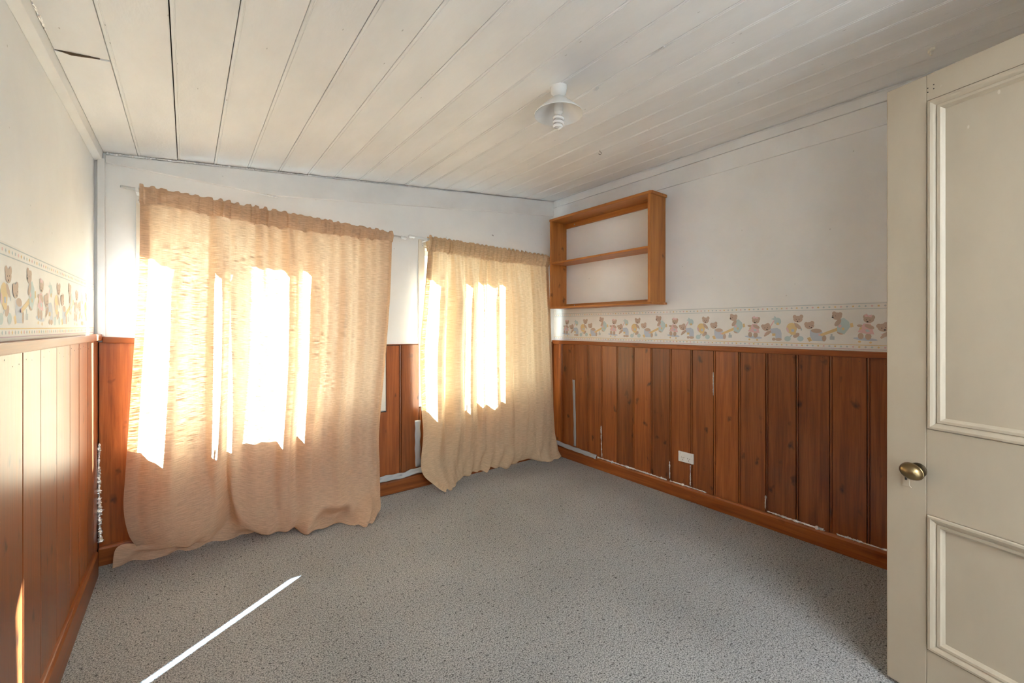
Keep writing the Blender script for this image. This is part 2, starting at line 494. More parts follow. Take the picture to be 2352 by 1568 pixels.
# door wall with its doorway and an added opening for fill, behind the camera
D0, D1 = 0.93, 1.74
mb = MB()
for (a_, b_, c_, d_) in ((XL, -0.30, 0, 2.62), (0.74, D0, 0, 2.62), (-0.30, 0.74, 0, 0.90), (-0.30, 0.74, 2.00, 2.62)):
    mb.box(a_, b_, YF - 0.12, YF, c_, d_)
mb.box(D1, XR, YF - 0.12, YF, 0, 2.62); mb.box(D0, D1, YF - 0.12, YF, 2.07, 2.62)
wall_front = tag(mb.build('wall_front', WALL), kind='structure')
mb = MB()   # hall beyond the doorway
mb.box(XL - 0.12, XR + 0.12, -2.32, -2.2, -0.08, 2.62)
mb.box(XL - 0.12, XL, -2.2, YF - 0.12, 0, 2.62); mb.box(XR, XR + 0.12, -2.2, YF - 0.12, 0, 2.62)
tag(mb.build('wall_hall', WALL), kind='structure')

# ---- ceiling: dark roof void above, one painted board after the other
def sloped_slab(mb, x0, x1, y0, y1, zo0, zo1):
    vs = [(x0, y0, ceil_z(x0) + zo0), (x1, y0, ceil_z(x1) + zo0), (x1, y1, ceil_z(x1) + zo0), (x0, y1, ceil_z(x0) + zo0),
          (x0, y0, ceil_z(x0) + zo1), (x1, y0, ceil_z(x1) + zo1), (x1, y1, ceil_z(x1) + zo1), (x0, y1, ceil_z(x0) + zo1)]
    mb.add(vs, [(0, 3, 2, 1), (4, 5, 6, 7), (0, 1, 5, 4), (1, 2, 6, 5), (2, 3, 7, 6), (3, 0, 4, 7)])
mb = MB(); sloped_slab(mb, XL - 0.12, XR + 0.12, -2.32, YB + 0.15, 0.018, 0.08)
ceiling = tag(mb.build('ceiling', VOID), kind='structure')
mb = MB(); sloped_slab(mb, XL, XR, -2.2, YF - 0.06, -0.02, 0.016)
mb.build('hall_lining', CEIL, ceiling)
PITCH = 0.1675; X0C = -0.2117
edges = [XL + 0.035] + [X0C + PITCH * k for k in range(19) if X0C + PITCH * k < XR - 0.03] + [XR]
def ceiling_board(x0, x1, y0, y1, gap, dz, bead):
    """profile across the board, from its bead at the low-x side"""
    g = gap
    w = x1 - x0
    if bead:
        d = bead
        prof = [(g, 0.016), (g, 0.0015), (g + 0.002, 0.0), (g + 0.008, 0.0), (g + 0.0095, d), (g + 0.0115, d), (g + 0.013, 0.0),
                (w - 0.003, 0.0), (w, 0.002), (w, 0.016)]
    else:
        prof = [(g, 0.016), (g, 0.001), (g + 0.001, 0.0), (w - 0.001, 0.0), (w, 0.001), (w, 0.016)]
    fn = lambda a, b, t: (x0 + a, y0 + t * (y1 - y0), ceil_z(x0 + a) + b + dz[0] + (dz[1] - dz[0]) * t)
    m = MB(); m.prism(prof, fn, 0, 1)
    return m.build('ceiling_board', CEIL, ceiling)
gaps = [0.0, .0022, .0036, .0024, .0018, .0022, .0021, .0018, .0012, .0013, .0014, .0016, .0010, .0008, .0009, .0006, .0007, .0011, .0006, .0005]
for i in range(len(edges) - 1):
    dz = (rng.uniform(-.001, .0012), rng.uniform(-.001, .0012))
    b = 0.0022 if i < 8 else (0.0030 if i < 13 else 0.0038)
    if i == 0:
        ceiling_board(edges[0], edges[1], YF, 2.003, 0.0, dz, 0)
        ceiling_board(edges[0], edges[1], 2.009, YB, 0.0, (-0.003, 0.0), 0)
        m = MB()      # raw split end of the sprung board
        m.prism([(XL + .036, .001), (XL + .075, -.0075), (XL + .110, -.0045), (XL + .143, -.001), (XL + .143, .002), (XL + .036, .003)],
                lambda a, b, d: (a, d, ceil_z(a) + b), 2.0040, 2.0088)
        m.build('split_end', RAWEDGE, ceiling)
    else:
        ceiling_board(edges[i], edges[i + 1], YF, YB - (0.010 if i < 12 else 0.004), gaps[min(i, 19)], dz, b)

# ---- wainscots
def bead_profile(w, gap=0.0012, t=BT):
    return [(gap, 0), (gap, t - 0.004), (gap + 0.0015, t - 0.001), (gap + 0.005, t - 0.0002), (gap + 0.0085, t - 0.001), (gap + 0.0100, t - 0.0055),
            (gap + 0.0125, t - 0.0055), (gap + 0.0145, t), (w - 0.0025, t), (w - gap, t - 0.0025), (w - gap, 0)]
def plain_profile(w, gap=0.0034, t=BT):
    return [(gap, 0), (gap, t - 0.0008), (gap + 0.0008, t), (w - gap - 0.0008, t), (w - gap, t - 0.0008), (w - gap, 0)]
_cache = {}
def board(parent, kind, w, z0, z1, place, jit=0.0008, nails=True):
    """upright board; local x along the wall, local y out of the wall; place = (origin, rotation z)"""
    key = (kind, round(w, 4), round(z0, 4), round(z1, 4))
    if key not in _cache:
        prof = bead_profile(w) if kind == 'bead' else plain_profile(w)
        m = MB(); m.prism(prof, lambda a, b, d: (a, -b, d), z0, z1)
        _cache[key] = m.mesh('board', WOODZ)
    o = link('board', _cache[key], parent)
    o.location = (place[0][0], place[0][1], 0); o.rotation_euler = (0, 0, place[1])
    o.rotation_euler.z += random.uniform(-1, 1) * jit / max(w, .05)
    return o
# local frame: looking at the wall, x runs right, -y comes into the room
# right wall: right means -Y
ZR0, ZR1 = 0.07, 1.068
MB().box(XR - 0.003, XR - 0.0005, YF + 0.001, YB - 0.001, 0.002, 1.07).build('backing', VOID, wall_right)
y = 3.083
while y > YF + 0.05:
    y1 = max(y - 0.1632, YF + 0.002)
    ys = min(y, YB - 0.001)
    if ys - y1 > 0.03:
        board(wall_right, 'bead', ys - y1, ZR0, ZR1, ((XR - 0.003, ys), -math.pi / 2))
    y = y1
# left wall: right means +Y
MB().box(XL + 0.0005, XL + 0.003, YF + 0.001, YB - 0.001, 0.002, 1.16).build('backing', VOID, wall_left)
ly = [YF + 0.002, -0.27, -0.09, 0.09, 0.28, 0.46, 0.66, 0.84, 1.02, 1.21, 1.39, 1.585, 1.774, 1.955, 2.16, 2.375, 2.553, 2.742, 2.90, YB - 0.001]
for a, b in zip(ly[:-1], ly[1:]):
    board(wall_left, 'plain', b - a, 0.09, 1.162, ((XL + 0.003, a), math.pi / 2))
# window wall
MB().box(XL + 0.001, XR - 0.001, YB - 0.003, YB - 0.0005, 0.002, 0.61).build('backing', VOID, wall_back)
MB().box(1.16, 1.42, YB - 0.003, YB - 0.0005, 0.611, 1.093).build('backing', VOID, wall_back)
MB().box(XL + 0.001, -0.222, YB - 0.003, YB - 0.0005, 0.611, 1.15).build('backing', VOID, wall_back)
seams = [1.26 + 0.163 * k for k in range(-10, 11)]
seams = [s for s in seams if XL + 0.16 < s < XR - 0.03]
seams = [XL + BT + 0.004] + seams + [XR - BT - 0.004]
for a, b in zip(seams[:-1], seams[1:]):
    if abs(b - 1.26) < 1e-6:            # board notched under the window casing
        m = MB(); t = BT
        m.prism([(a + .0012, 0.07), (b - .0012, 0.07), (b - .0012, 1.090), (1.160, 1.090), (1.160, 0.605), (a + .0012, 0.605)],
                lambda p, q, d: (p, YB - 0.003 - d, q), 0, t)
        m.build('board', WOODZ, wall_back, bevel=0.0015, seg=1)
        continue
    top = 0.608
    if a < -0.30: top = 1.148
    elif abs(a - 1.26) < 1e-6: top = 1.090
    elif a > 2.66: top = 1.05
    w = b - a
    if abs(a - 1.26) < 1e-6: w = 1.419 - a; 
    board(wall_back, 'bead' if a > -0.3 else 'plain', w, 0.07, top, ((a, YB - 0.003), 0.0), jit=0.0003)
m = MB(); m.prism(plain_profile(0.012, 0.001), lambda a, b, d: (1.4195 + a, YB - 0.003 - b, d), 0.07, 0.605)
m.build('board', WOODZ, wall_back)

# ---- rows of nail heads under the dado caps
def nail_heads(parent, pts, nrm):
    m = MB(); n_ = Vector(nrm)
    a = n_.cross(Vector((0, 0, 1)))
    for p in pts:
        p = Vector(p); r = random.uniform(.0013, .0022)
        vs = [p + n_ * .0003 + a * (r * math.cos(k * math.pi / 3)) + Vector((0, 0, r * math.sin(k * math.pi / 3))) for k in range(6)]
        m.add(vs + [p - n_ * .002], [tuple(range(6))] + [(k, (k + 1) % 6, 6) for k in range(6)])
    tag(m.build('nail_heads', BLACK, parent), kind='stuff')
pts = []; yy = 3.083
while yy > 0.3:
    for fr_ in (.2, .5, .85): pts.append((XR - .003 - BT - .0002, yy - .1632 * (fr_ + random.uniform(-.06, .06)), 1.052 + random.uniform(-.014, .010)))
    yy -= .1632
pts = [p for p in pts if p[1] < YB - .02]
nail_heads(wall_right, pts, (-1, 0, 0))
pts = []
for a, b in zip(ly[9:-1], ly[10:]):
    for fr_ in (.2, .5, .85): pts.append((XL + .003 + BT + .0002, a + (b - a) * (fr_ + random.uniform(-.06, .06)), 1.140 + random.uniform(-.022, .010)))
nail_heads(wall_left, pts, (1, 0, 0))

# ---- dado caps, baseboards
tn = [0]
def trim(mb, mat, bevel=0.003, seg=2):
    tn[0] += 1
    return tag(mb.build('trim_%d' % tn[0], mat, bevel=bevel, seg=seg), kind='structure')
trim(MB().box(XR - 0.026, XR, YF, YB - 0.001, 1.066, 1.100), WOODY, 0.005)
trim(MB().box(XL, XL + 0.032, YF, YB - 0.001, 1.160, 1.192), WOODY, 0.004)
m = MB(); m.prism([(XL + 0.033, 1.146), (-0.222, 1.140), (-0.222, 1.170), (XL + 0.033, 1.178)], lambda a, b, d: (a, YB - d, b), 0, 0.026); trim(m, WOODX, 0.003)
m = MB(); m.prism([(1.158, 1.094), (1.419, 1.093), (1.419, 1.099), (1.158, 1.100)], lambda a, b, d: (a, YB - d, b), 0, 0.010); trim(m, WOODX, 0.001)
m = MB(); m.prism([(2.652, 1.05), (XR - 0.027, 1.05), (XR - 0.027, 1.085), (2.652, 1.085)], lambda a, b, d: (a, YB - d, b), 0, 0.022); trim(m, WOODX, 0.003)
def base_profile(h, t): return [(0, 0), (t, 0), (t, h - 0.012), (t - 0.006, h), (0, h)]
def baseboard(name, mat, mapf, d0, d1, h, t):
    m = MB(); m.prism(base_profile(h, t), mapf, d0, d1)
    return tag(m.build(name, mat, bevel=0.004), kind='structure')
baseboard('baseboard_right', WOODY, lambda a, b, d: (XR - 0.003 - a, d, b), YF, YB - 0.03, 0.092, 0.030)
baseboard('baseboard_left', WOODY, lambda a, b, d: (XL + 0.003 + a, d, b), YF, 2.905, 0.125, 0.030)
baseboard('baseboard_back', WOODX, lambda a, b, d: (d, YB - 0.003 - a, b), XL + 0.018, XR - 0.034, 0.098, 0.030)
baseboard('baseboard_front', WOODX, lambda a, b, d: (d, YF + a, b), XL + 0.036, D0 - 0.07, 0.11, 0.028)

# ---- painted trims: left cornice batten, corner batten, friezes
m = MB(); m.prism([(XL, 2.084), (XL + 0.030, 2.092), (XL + 0.034, 2.140), (XL, 2.140)], lambda a, b, d: (a, d, b), YF, YB - 0.001); trim(m, FRIEZE, 0.002)
m = MB(); m.box(XL + 0.012, XL + 0.041, YB - 0.022, YB, 1.18, 2.10); trim(m, FRIEZE, 0.003)
# window-wall frieze: a wedge on the left, deeper to the right
m = MB(); m.prism([(-0.337, 2.081), (0.36, 2.054), (0.47, 2.057), (XR - 0.011, 2.304), (XR - 0.011, ceil_z(XR) - 0.010), (-0.337, ceil_z(-0.337) - 0.014)], lambda a, b, d: (a, YB - d, b), 0, 0.018); trim(m, FRIEZE, 0.003)
# right-wall boards under the ceiling
trim(MB().box(XR - 0.016, XR, YF, YB - 0.001, 2.381, 2.437), FRIEZE, 0.003)
trim(MB().box(XR - 0.009, XR, YF, YB - 0.001, 2.262, 2.380), FRIEZE, 0.003)

# ---- windows
def window(n, x0, x1, z0, z1, label):
    root = empty('window_%d' % n, ((x0 + x1) / 2, YB, z0)); tag(root, kind='structure')
    inv = Matrix.Translation(root.location).inverted()
    def part(mb, name, mat, bevel=0.002, parent=root):
        me_o = mb.build(name, mat, parent, bevel=bevel)
        me_o.data.transform(Matrix.Translation(-Vector(root.location)))
        return me_o
    a = 0.048
    for (p, nm) in (((x0 - a, x0, z0 - a, z1 + a), 'casing'), ((x1, x1 + a, z0 - a, z1 + a), 'casing')):
        part(MB().box(p[0], p[1], YB - 0.020, YB, p[2], p[3]), nm, SASH, 0.004)
    part(MB().box(x0, x1, YB - 0.020, YB, z1, z1 + a), 'casing', SASH, 0.004)
    part(MB().box(x0, x1, YB - 0.022, YB, z0 - a, z0), 'casing', SASH, 0.004)
    # jamb lining
    j = 0.012
    part(MB().box(x0, x0 + j, YB, YB + 0.145, z0 + j, z1 - j), 'jamb', SASH)
    part(MB().box(x1 - j, x1, YB, YB + 0.145, z0 + j, z1 - j), 'jamb', SASH)
    part(MB().box(x0, x1, YB, YB + 0.145, z1 - j, z1), 'jamb', SASH)
    part(MB().box(x0, x1, YB, YB + 0.150, z0, z0 + j), 'window_sill', SASH)
    xm = (x0 + x1) / 2
    ya, yb = YB + 0.105, YB + 0.140
    part(MB().box(xm - 0.028, xm + 0.028, ya - 0.01, yb + 0.005, z0 + j, z1 - j), 'mullion', SASH)
    for (sa, sb) in ((x0 + j, xm - 0.028), (xm + 0.028, x1 - j)):
        w = 0.042
        fr = MB()
        za, zb = z0 + j, z1 - j
        fr.box(sa, sa + w, ya, yb, za, zb); fr.box(sb - w, sb, ya, yb, za, zb)
        fr.box(sa + w, sb - w, ya, yb, za, za + w + 0.01); fr.box(sa + w, sb - w, ya, yb, zb - w, zb)
        s = part(fr, 'sash', SASH, 0.003)
        part(MB().box(sa + w, sb - w, (ya + yb) / 2 - 0.002, (ya + yb) / 2 + 0.002, za + w + 0.01, zb - w), 'pane', GLASS, 0, s)
        hx = sb - 0.02 if sa < xm - 0.1 else sa + 0.02
        h = MB(); h.tube([(hx, ya - 0.002, za + 0.06), (hx, ya - 0.03, za + 0.06), (hx, ya - 0.034, za + 0.12)], 0.005, 8)
        part(h, 'handle', STEEL, 0, s)
    # casement stay on the sill
    h = MB(); h.tube([(x1 - 0.03, YB + 0.06, z0 + j + 0.004), (x1 - 0.05, YB + 0.055, z0 + j + 0.025), (x1 - 0.03, YB + 0.05, z0 + j + 0.04), (x1 - 0.015, YB + 0.06, z0 + j + 0.006)], 0.004, 6)
    part(h, 'casement_stay', BLACK, 0)
    return root
window(1, *WIN[0], '')
window(2, *WIN[1], '')

# unseen window added in the door wall to let the fill light in
fill_win = empty('window_3', (0.22, YF, 0.90)); tag(fill_win, kind='structure')
for (a, b, c, d) in ((-0.52, -0.47, 0, 1.10), (0.47, 0.52, 0, 1.10), (-0.47, 0.47, 0, 0.05), (-0.47, 0.47, 1.05, 1.10), (-0.02, 0.02, 0.05, 1.05)):
    MB().box(a, b, -0.09, -0.05, c, d).build('sash', SASH, fill_win, bevel=0.003)
for (a, b) in ((-0.47, -0.02), (0.02, 0.47)):
    MB().box(a, b, -0.072, -0.068, 0.05, 1.05).build('pane', GLASS, fill_win)

# ---- the open panelled door
DA = math.radians(15.92)
DW, DH, DT = 0.76, 2.049, 0.038
free = Vector((1.942, 0.383, 0)); ddir = Vector((math.sin(DA), math.cos(DA), 0))
hinge = free - ddir * DW
door = empty('door_1', hinge, math.pi / 2 - DA)
tag(door, kind='structure')
def dbox(x0, x1, z0, z1, name, y0=-DT, y1=0.0, mat=None, bevel=0.0012):
    return MB().box(x0, x1, y0, y1, z0, z1).build(name, mat or DOORP, door, bevel=bevel)
ST = 0.110
dbox(0, ST, 0.012, DH, 'stile'); dbox(DW - ST, DW, 0.012, DH, 'stile', bevel=0.003)
for z0, z1 in ((0.012, 0.181), (0.6205, 0.897), (1.964, DH)): dbox(ST, DW - ST, z0, z1, 'rail')
for z0, z1 in ((0.181, 0.6205), (0.897, 1.964)):
    dbox(ST - 0.004, DW - ST + 0.004, z0 - 0.004, z1 + 0.004, 'panel', -0.026, -0.013, bevel=0)
    prof = [(0.0008, -0.014), (0.0008, -0.001), (0.004, 0.004), (0.010, 0.0045), (0.016, 0.0015), (0.024, -0.004), (0.0255, -0.001),
            (0.033, -0.0015), (0.036, -0.007), (0.041, -0.0125), (0.041, -0.0135)]
    for face in (1, -1):
        vs = []; fs = []
        for d, h in prof:
            yy = h if face == 1 else -DT - h
            vs += [(ST + d, yy, z0 + d), (DW - ST - d, yy, z0 + d), (DW - ST - d, yy, z1 - d), (ST + d, yy, z1 - d)]
        for k in range(len(prof) - 1):
            for i in range(4):
                j = (i + 1) % 4
                fs.append((k * 4 + i, k * 4 + j, (k + 1) * 4 + j, (k + 1) * 4 + i))
        MB().add(vs, fs).build('moulding', DOORP, door)
# knob, rose, keyhole cover
kx, kz = DW - 0.088, 0.757
kroot = MB()
kroot.lathe([(0.0235, 0.0), (0.0235, 0.003), (0.020, 0.006), (0.012, 0.008), (0.0105, 0.02), (0.0105, 0.028)], 28)
rose = kroot.build('knob', DULL, door, autosmooth=True)
rose.data.transform(Matrix.Translation((kx, 0, kz)) @ Matrix.Rotation(-math.pi / 2, 4, 'X'))
egg = MB()
prof = [(0.0001, 0.026)] + [(math.sin(t) ** 0.9 * 1.0, 0.0) for t in ()]
n = 14
pr = [(0.010, 0.020), (0.017, 0.023), (0.0235, 0.0265), (0.0245, 0.0275), (0.0245, 0.0295), (0.0235, 0.0305)]
for k in range(n + 1):
    t = math.pi / 2 * k / n
    pr.append((max(0.0238 * math.cos(t), 0.0004), 0.031 + 0.0215 * math.sin(t)))
egg.lathe(pr, 36)
eo = egg.build('knob_head', BRASS, rose, autosmooth=True)
eo.data.transform(Matrix.Translation((kx, 0, kz)) @ Matrix.Rotation(math.radians(-22), 4, 'Y') @ Matrix.Rotation(-math.pi / 2, 4, 'X') @ Matrix.Diagonal((1.32, 1.08, 1.25, 1)))
hx, hz = DW - 0.056, 0.722
kc = MB()
kc.prism([(hx - .015, hz - .030), (hx - .009, hz - .024), (hx - .010, hz + .030), (hx + .010, hz + .030), (hx + .009, hz - .024), (hx + .015, hz - .030)], lambda a, b, d: (a, d, b), -0.001, 0.0016)
kc = kc.build('keyhole_cover', DOORP, door, bevel=0.0008)
MB().box(hx - 0.0028, hx + 0.0028, 0.0010, 0.0028, hz - 0.008, hz + 0.020).build('keyhole', BLACK, door)
for px_, pz in ((0.128, 2.008), (0.113, 2.004), (0.128, 1.995), (0.113, 1.991)):
    m = MB(); m.lathe([(0.0016, 0), (0.0016, 0.001)], 8)
    h = m.build('nail_hole', BLACK, door); h.data.transform(Matrix.Translation((DW - px_, 0.0, pz)) @ Matrix.Rotation(-math.pi / 2, 4, 'X'))
for z in (0.25, 1.0, 1.75):
    m = MB(); m.lathe([(0.006, -0.045), (0.006, 0.045)], 12, (-0.006, -DT - 0.004, z)); m.build('hinge', BRASS, door)
# doorway lining of the door wall
for (a, b, z0, z1) in ((D0 - 0.07, D0, 0, 2.14), (D1, D1 + 0.07, 0, 2.14), (D0, D1, 2.07, 2.14)):
    trim(MB().box(a, b, YF, YF + 0.02, z0, z1), DOORP, 0.004)

# ================================================================== CURTAINS
def catmull(P, n):
    """resample a control polyline by arc length through a Catmull-Rom curve"""
    P = np.array(P, float)
    Q = np.vstack([2 * P[0] - P[1], P, 2 * P[-1] - P[-2]])
    out = []
    for i in range(1, len(Q) - 2):
        t = np.linspace(0, 1, 24, endpoint=False)[:, None]
        a, b, c, d = Q[i - 1], Q[i], Q[i + 1], Q[i + 2]
        out.append(0.5 * ((2 * b) + (-a + c) * t + (2 * a - 5 * b + 4 * c - d) * t ** 2 + (-a + 3 * b - 3 * c + d) * t ** 3))
    out.append(P[-1:]); C = np.vstack(out)
    L = np.r_[0, np.cumsum(np.linalg.norm(np.diff(C, axis=0), axis=1))]
    u = np.linspace(0, L[-1], n)
    return np.stack([np.interp(u, L, C[:, k]) for k in range(3)], 1)

def interp_sections(keys, secs, S):
    """cubic interpolation of whole sections across the curtain"""
    keys = np.array(keys); out = np.zeros((len(S),) + secs[0].shape)
    A = np.array(secs)
    m = np.zeros_like(A)
    for i in range(len(keys)):
        a, b = max(i - 1, 0), min(i + 1, len(keys) - 1)
        m[i] = (A[b] - A[a]) / (keys[b] - keys[a])
    for q, s in enumerate(S):
        i = min(max(np.searchsorted(keys, s) - 1, 0), len(keys) - 2)
        h = keys[i + 1] - keys[i]; t = (s - keys[i]) / h
        out[q] = (2 * t ** 3 - 3 * t ** 2 + 1) * A[i] + (t ** 3 - 2 * t ** 2 + t) * h * m[i] + (-2 * t ** 3 + 3 * t ** 2) * A[i + 1] + (t ** 3 - t ** 2) * h * m[i + 1]
    return out

def wave(x, freqs, amps, ph):
    return sum(a * np.sin(2 * math.pi * f * x + p) for f, a, p in zip(freqs, amps, ph))

def grid_mesh(name, V, uv, mat):
    nu, nv = V.shape[:2]
    idx = np.arange(nu * nv).reshape(nu, nv)
    f = np.stack([idx[:-1, :-1], idx[1:, :-1], idx[1:, 1:], idx[:-1, 1:]], -1).reshape(-1, 4)
    me = bpy.data.meshes.new(name)
    me.from_pydata(V.reshape(-1, 3).tolist(), [], f.tolist())
    me.materials.append(mat)
    l = me.uv_layers.new(name='UVMap')
    li = np.zeros(len(me.loops), dtype=np.int32); me.loops.foreach_get('vertex_index', li)
    l.data.foreach_set('uv', uv.reshape(-1, 2)[li].astype(np.float32).ravel())
    me.polygons.foreach_set('use_smooth', [True] * len(me.polygons))
    me.update()
    return me

def curtain(name, label, mat, keys, sections, rolls, depth, seed, rod, pocket_z, gathers, nu=380, nv=230):
    r = np.random.default_rng(seed)
    root = empty(name, (sections[0][0][0], 2.95, 0)); tag(root, label, 'curtain', 'linen curtains at the two windows')
    S = np.linspace(0, 1, nu)
    secs = [catmull(p, nv) for p in sections]
    V = interp_sections(keys, secs, S)
    x0 = V[:, 0, 0]
    v = np.linspace(0, 1, nv)
    W = x0[-1] - x0[0]
    # broad saw-tooth folds of the hanging cloth
    dx_, dd_ = np.array(depth).T
    sd = (dx_ - V[0, nv // 3, 0]) / (V[-1, nv // 3, 0] - V[0, nv // 3, 0])
    D = np.interp(S, sd, dd_)
    ker = np.hanning(int(nu * 0.022) | 1); ker /= ker.sum()
    D = np.convolve(np.pad(D, len(ker) // 2, mode='edge'), ker, mode='valid')
    for j in range(nv):
        t = v[j]
        k_ = min(1, 0.12 + t / 0.24) * (1.0 if t < 0.72 else max(0.0, 1 - (t - 0.72) / 0.22))
        V[:, j, 1] -= D * k_
    # folds: rolls that stand into the room; they fade and widen towards the floor
    for (c, w, a, lo, drift) in rolls:
        sc = (c - x0[0]) / W
        for j in range(nv):
            t = v[j]
            amp = a * (0.35 + 0.65 * min(1, t / 0.18)) * (1.0 if t < lo else max(0.0, 1 - (t - lo) / max(1e-3, (0.93 - lo))))
            ww = w / W * (1 + 0.5 * t)
            g = np.exp(-((S - sc - drift * t) / ww) ** 2)
            amp *= 0.45
            V[:, j, 1] -= amp * g
            V[:, j, 0] += amp * 0.35 * g * np.sign(S - sc - drift * t) * np.minimum(1, np.abs(S - sc - drift * t) / ww)
    # gathers from the pocket, dying out downwards, and a slow billow
    fr = r.uniform(10, 34, 9); am = r.uniform(.4, 1, 9); ph = r.uniform(0, 6.28, 9)
    fr2 = r.uniform(3, 9, 5); am2 = r.uniform(.4, 1, 5); ph2 = r.uniform(0, 6.28, 5)
    ga = wave(S, fr, am, ph) / 3.0; bi = wave(S, fr2, am2, ph2) / 2.2
    for j in range(nv):
        t = v[j]
        V[:, j, 1] += gathers * ga * (math.exp(-t / 0.22) * 0.9 + 0.12) + 0.010 * bi * min(1, t / .2) * (1 - max(0, (t - .88) / .12))
    # crumple near the floor
    k1 = r.uniform(5, 16, 6); k2 = r.uniform(18, 45, 6); p1 = r.uniform(0, 6.28, 6)
    for q in range(6):
        z = np.sin(2 * math.pi * k1[q] * S[:, None] + k2[q] * v[None, :] * 1.3 + p1[q])
        V[:, :, 1] += 0.0042 * z * np.clip((v[None, :] - .86) / .1, 0, 1)
        V[:, :, 2] += 0.0030 * z * np.clip((v[None, :] - .90) / .1, 0, 1)
    V[:, :, 2] = np.maximum(V[:, :, 2], 0.004)
    V[:, :, 1] = np.minimum(V[:, :, 1], np.where(V[:, :, 2] < 0.14, 3.0, 3.012))
    uv = np.zeros((nu, nv, 2)); uv[:, :, 0] = (S * W * 1.35)[:, None]; uv[:, :, 1] = (v * 2.0)[None, :]
    org = np.array(root.location)
    link('cloth', grid_mesh('cloth', V - org, uv, mat), root)
    # turned side hems: a second layer behind each edge
    for sl in (slice(0, int(nu * 0.032)), slice(nu - int(nu * 0.030), nu)):
        Vh = V[sl].copy(); Vh[:, :, 1] += 0.003
        link('side_hem', grid_mesh('side_hem', Vh - org, uv[sl], mat), root)
    # ruffled rod pocket round the rod
    nu2 = 420
    S2 = np.linspace(0, 1, nu2)
    fr = r.uniform(6, 34, 16); am = r.uniform(.4, 1, 16); ph = r.uniform(0, 6.28, 16)
    dens = 0.45 + 0.55 * np.clip(wave(S2, [1.3, 2.7, 4.1], [.5, .4, .3], r.uniform(0, 6, 3)) + 0.5, 0, 1)
    gr = wave(S2, fr, am, ph); gr = np.tanh(gr / 1.3) * dens
    gr2 = np.tanh(wave(S2, fr[::-1] * 1.13, am[::-1], ph) / 1.3) * dens
    rx = rod[0][0] + 0 * S2
    X = x0[0] - 0.004 + S2 * (W + 0.008)
    tr = (X - rod[0][0]) / (rod[1][0] - rod[0][0])
    rz = rod[0][2] + tr * (rod[1][2] - rod[0][2])
    pz = np.interp(S2, np.linspace(0, 1, len(pocket_z)), pocket_z)
    ry = rod[0][1]
    loop = [(0.000, 'b', 0.0), (-0.016, 'm', 0.3), (-0.026, 'm2', 0.75), (-0.026, 'r', 0.0), (-0.012, 'r', 0.016), (-0.001, 'r', 0.026), (0.003, 'r', 0.026),
            (0.008, 'r', 0.012), (0.020, 'r', 0.0), (0.018, 'm2', 0.75), (0.006, 'm', 0.3), (0.001, 'b', 0.0)]
    P = np.zeros((nu2, len(loop), 3)); amp_f = [0.2, 0.9, 1.0, 0.8, 0.7, 0.5, 0.5, 0.5, 0.5, 0.5, 0.4, 0.2]
    for k, (dy, kind, q) in enumerate(loop):
        P[:, k, 0] = X + 0.003 * gr2 * (1 if k < 6 else .4)
        mixg = gr * math.cos(k * 0.35) + gr2 * math.sin(k * 0.35)
        P[:, k, 1] = ry + dy + 0.015 * mixg * amp_f[k]
        if kind == 'b': P[:, k, 2] = pz - 0.004 + 0.004 * gr2
        elif kind in ('m', 'm2'): P[:, k, 2] = pz + (rz - pz) * q
        else: P[:, k, 2] = rz + q * (1 + 0.38 * gr2) + 0.002 * gr
    uv2 = np.zeros((nu2, len(loop), 2)); uv2[:, :, 0] = (S2 * W * 1.6)[:, None]; uv2[:, :, 1] = np.linspace(0, .2, len(loop))[None, :]
    link('rod_pocket', grid_mesh('rod_pocket', P - org, uv2, mat), root)
    return root

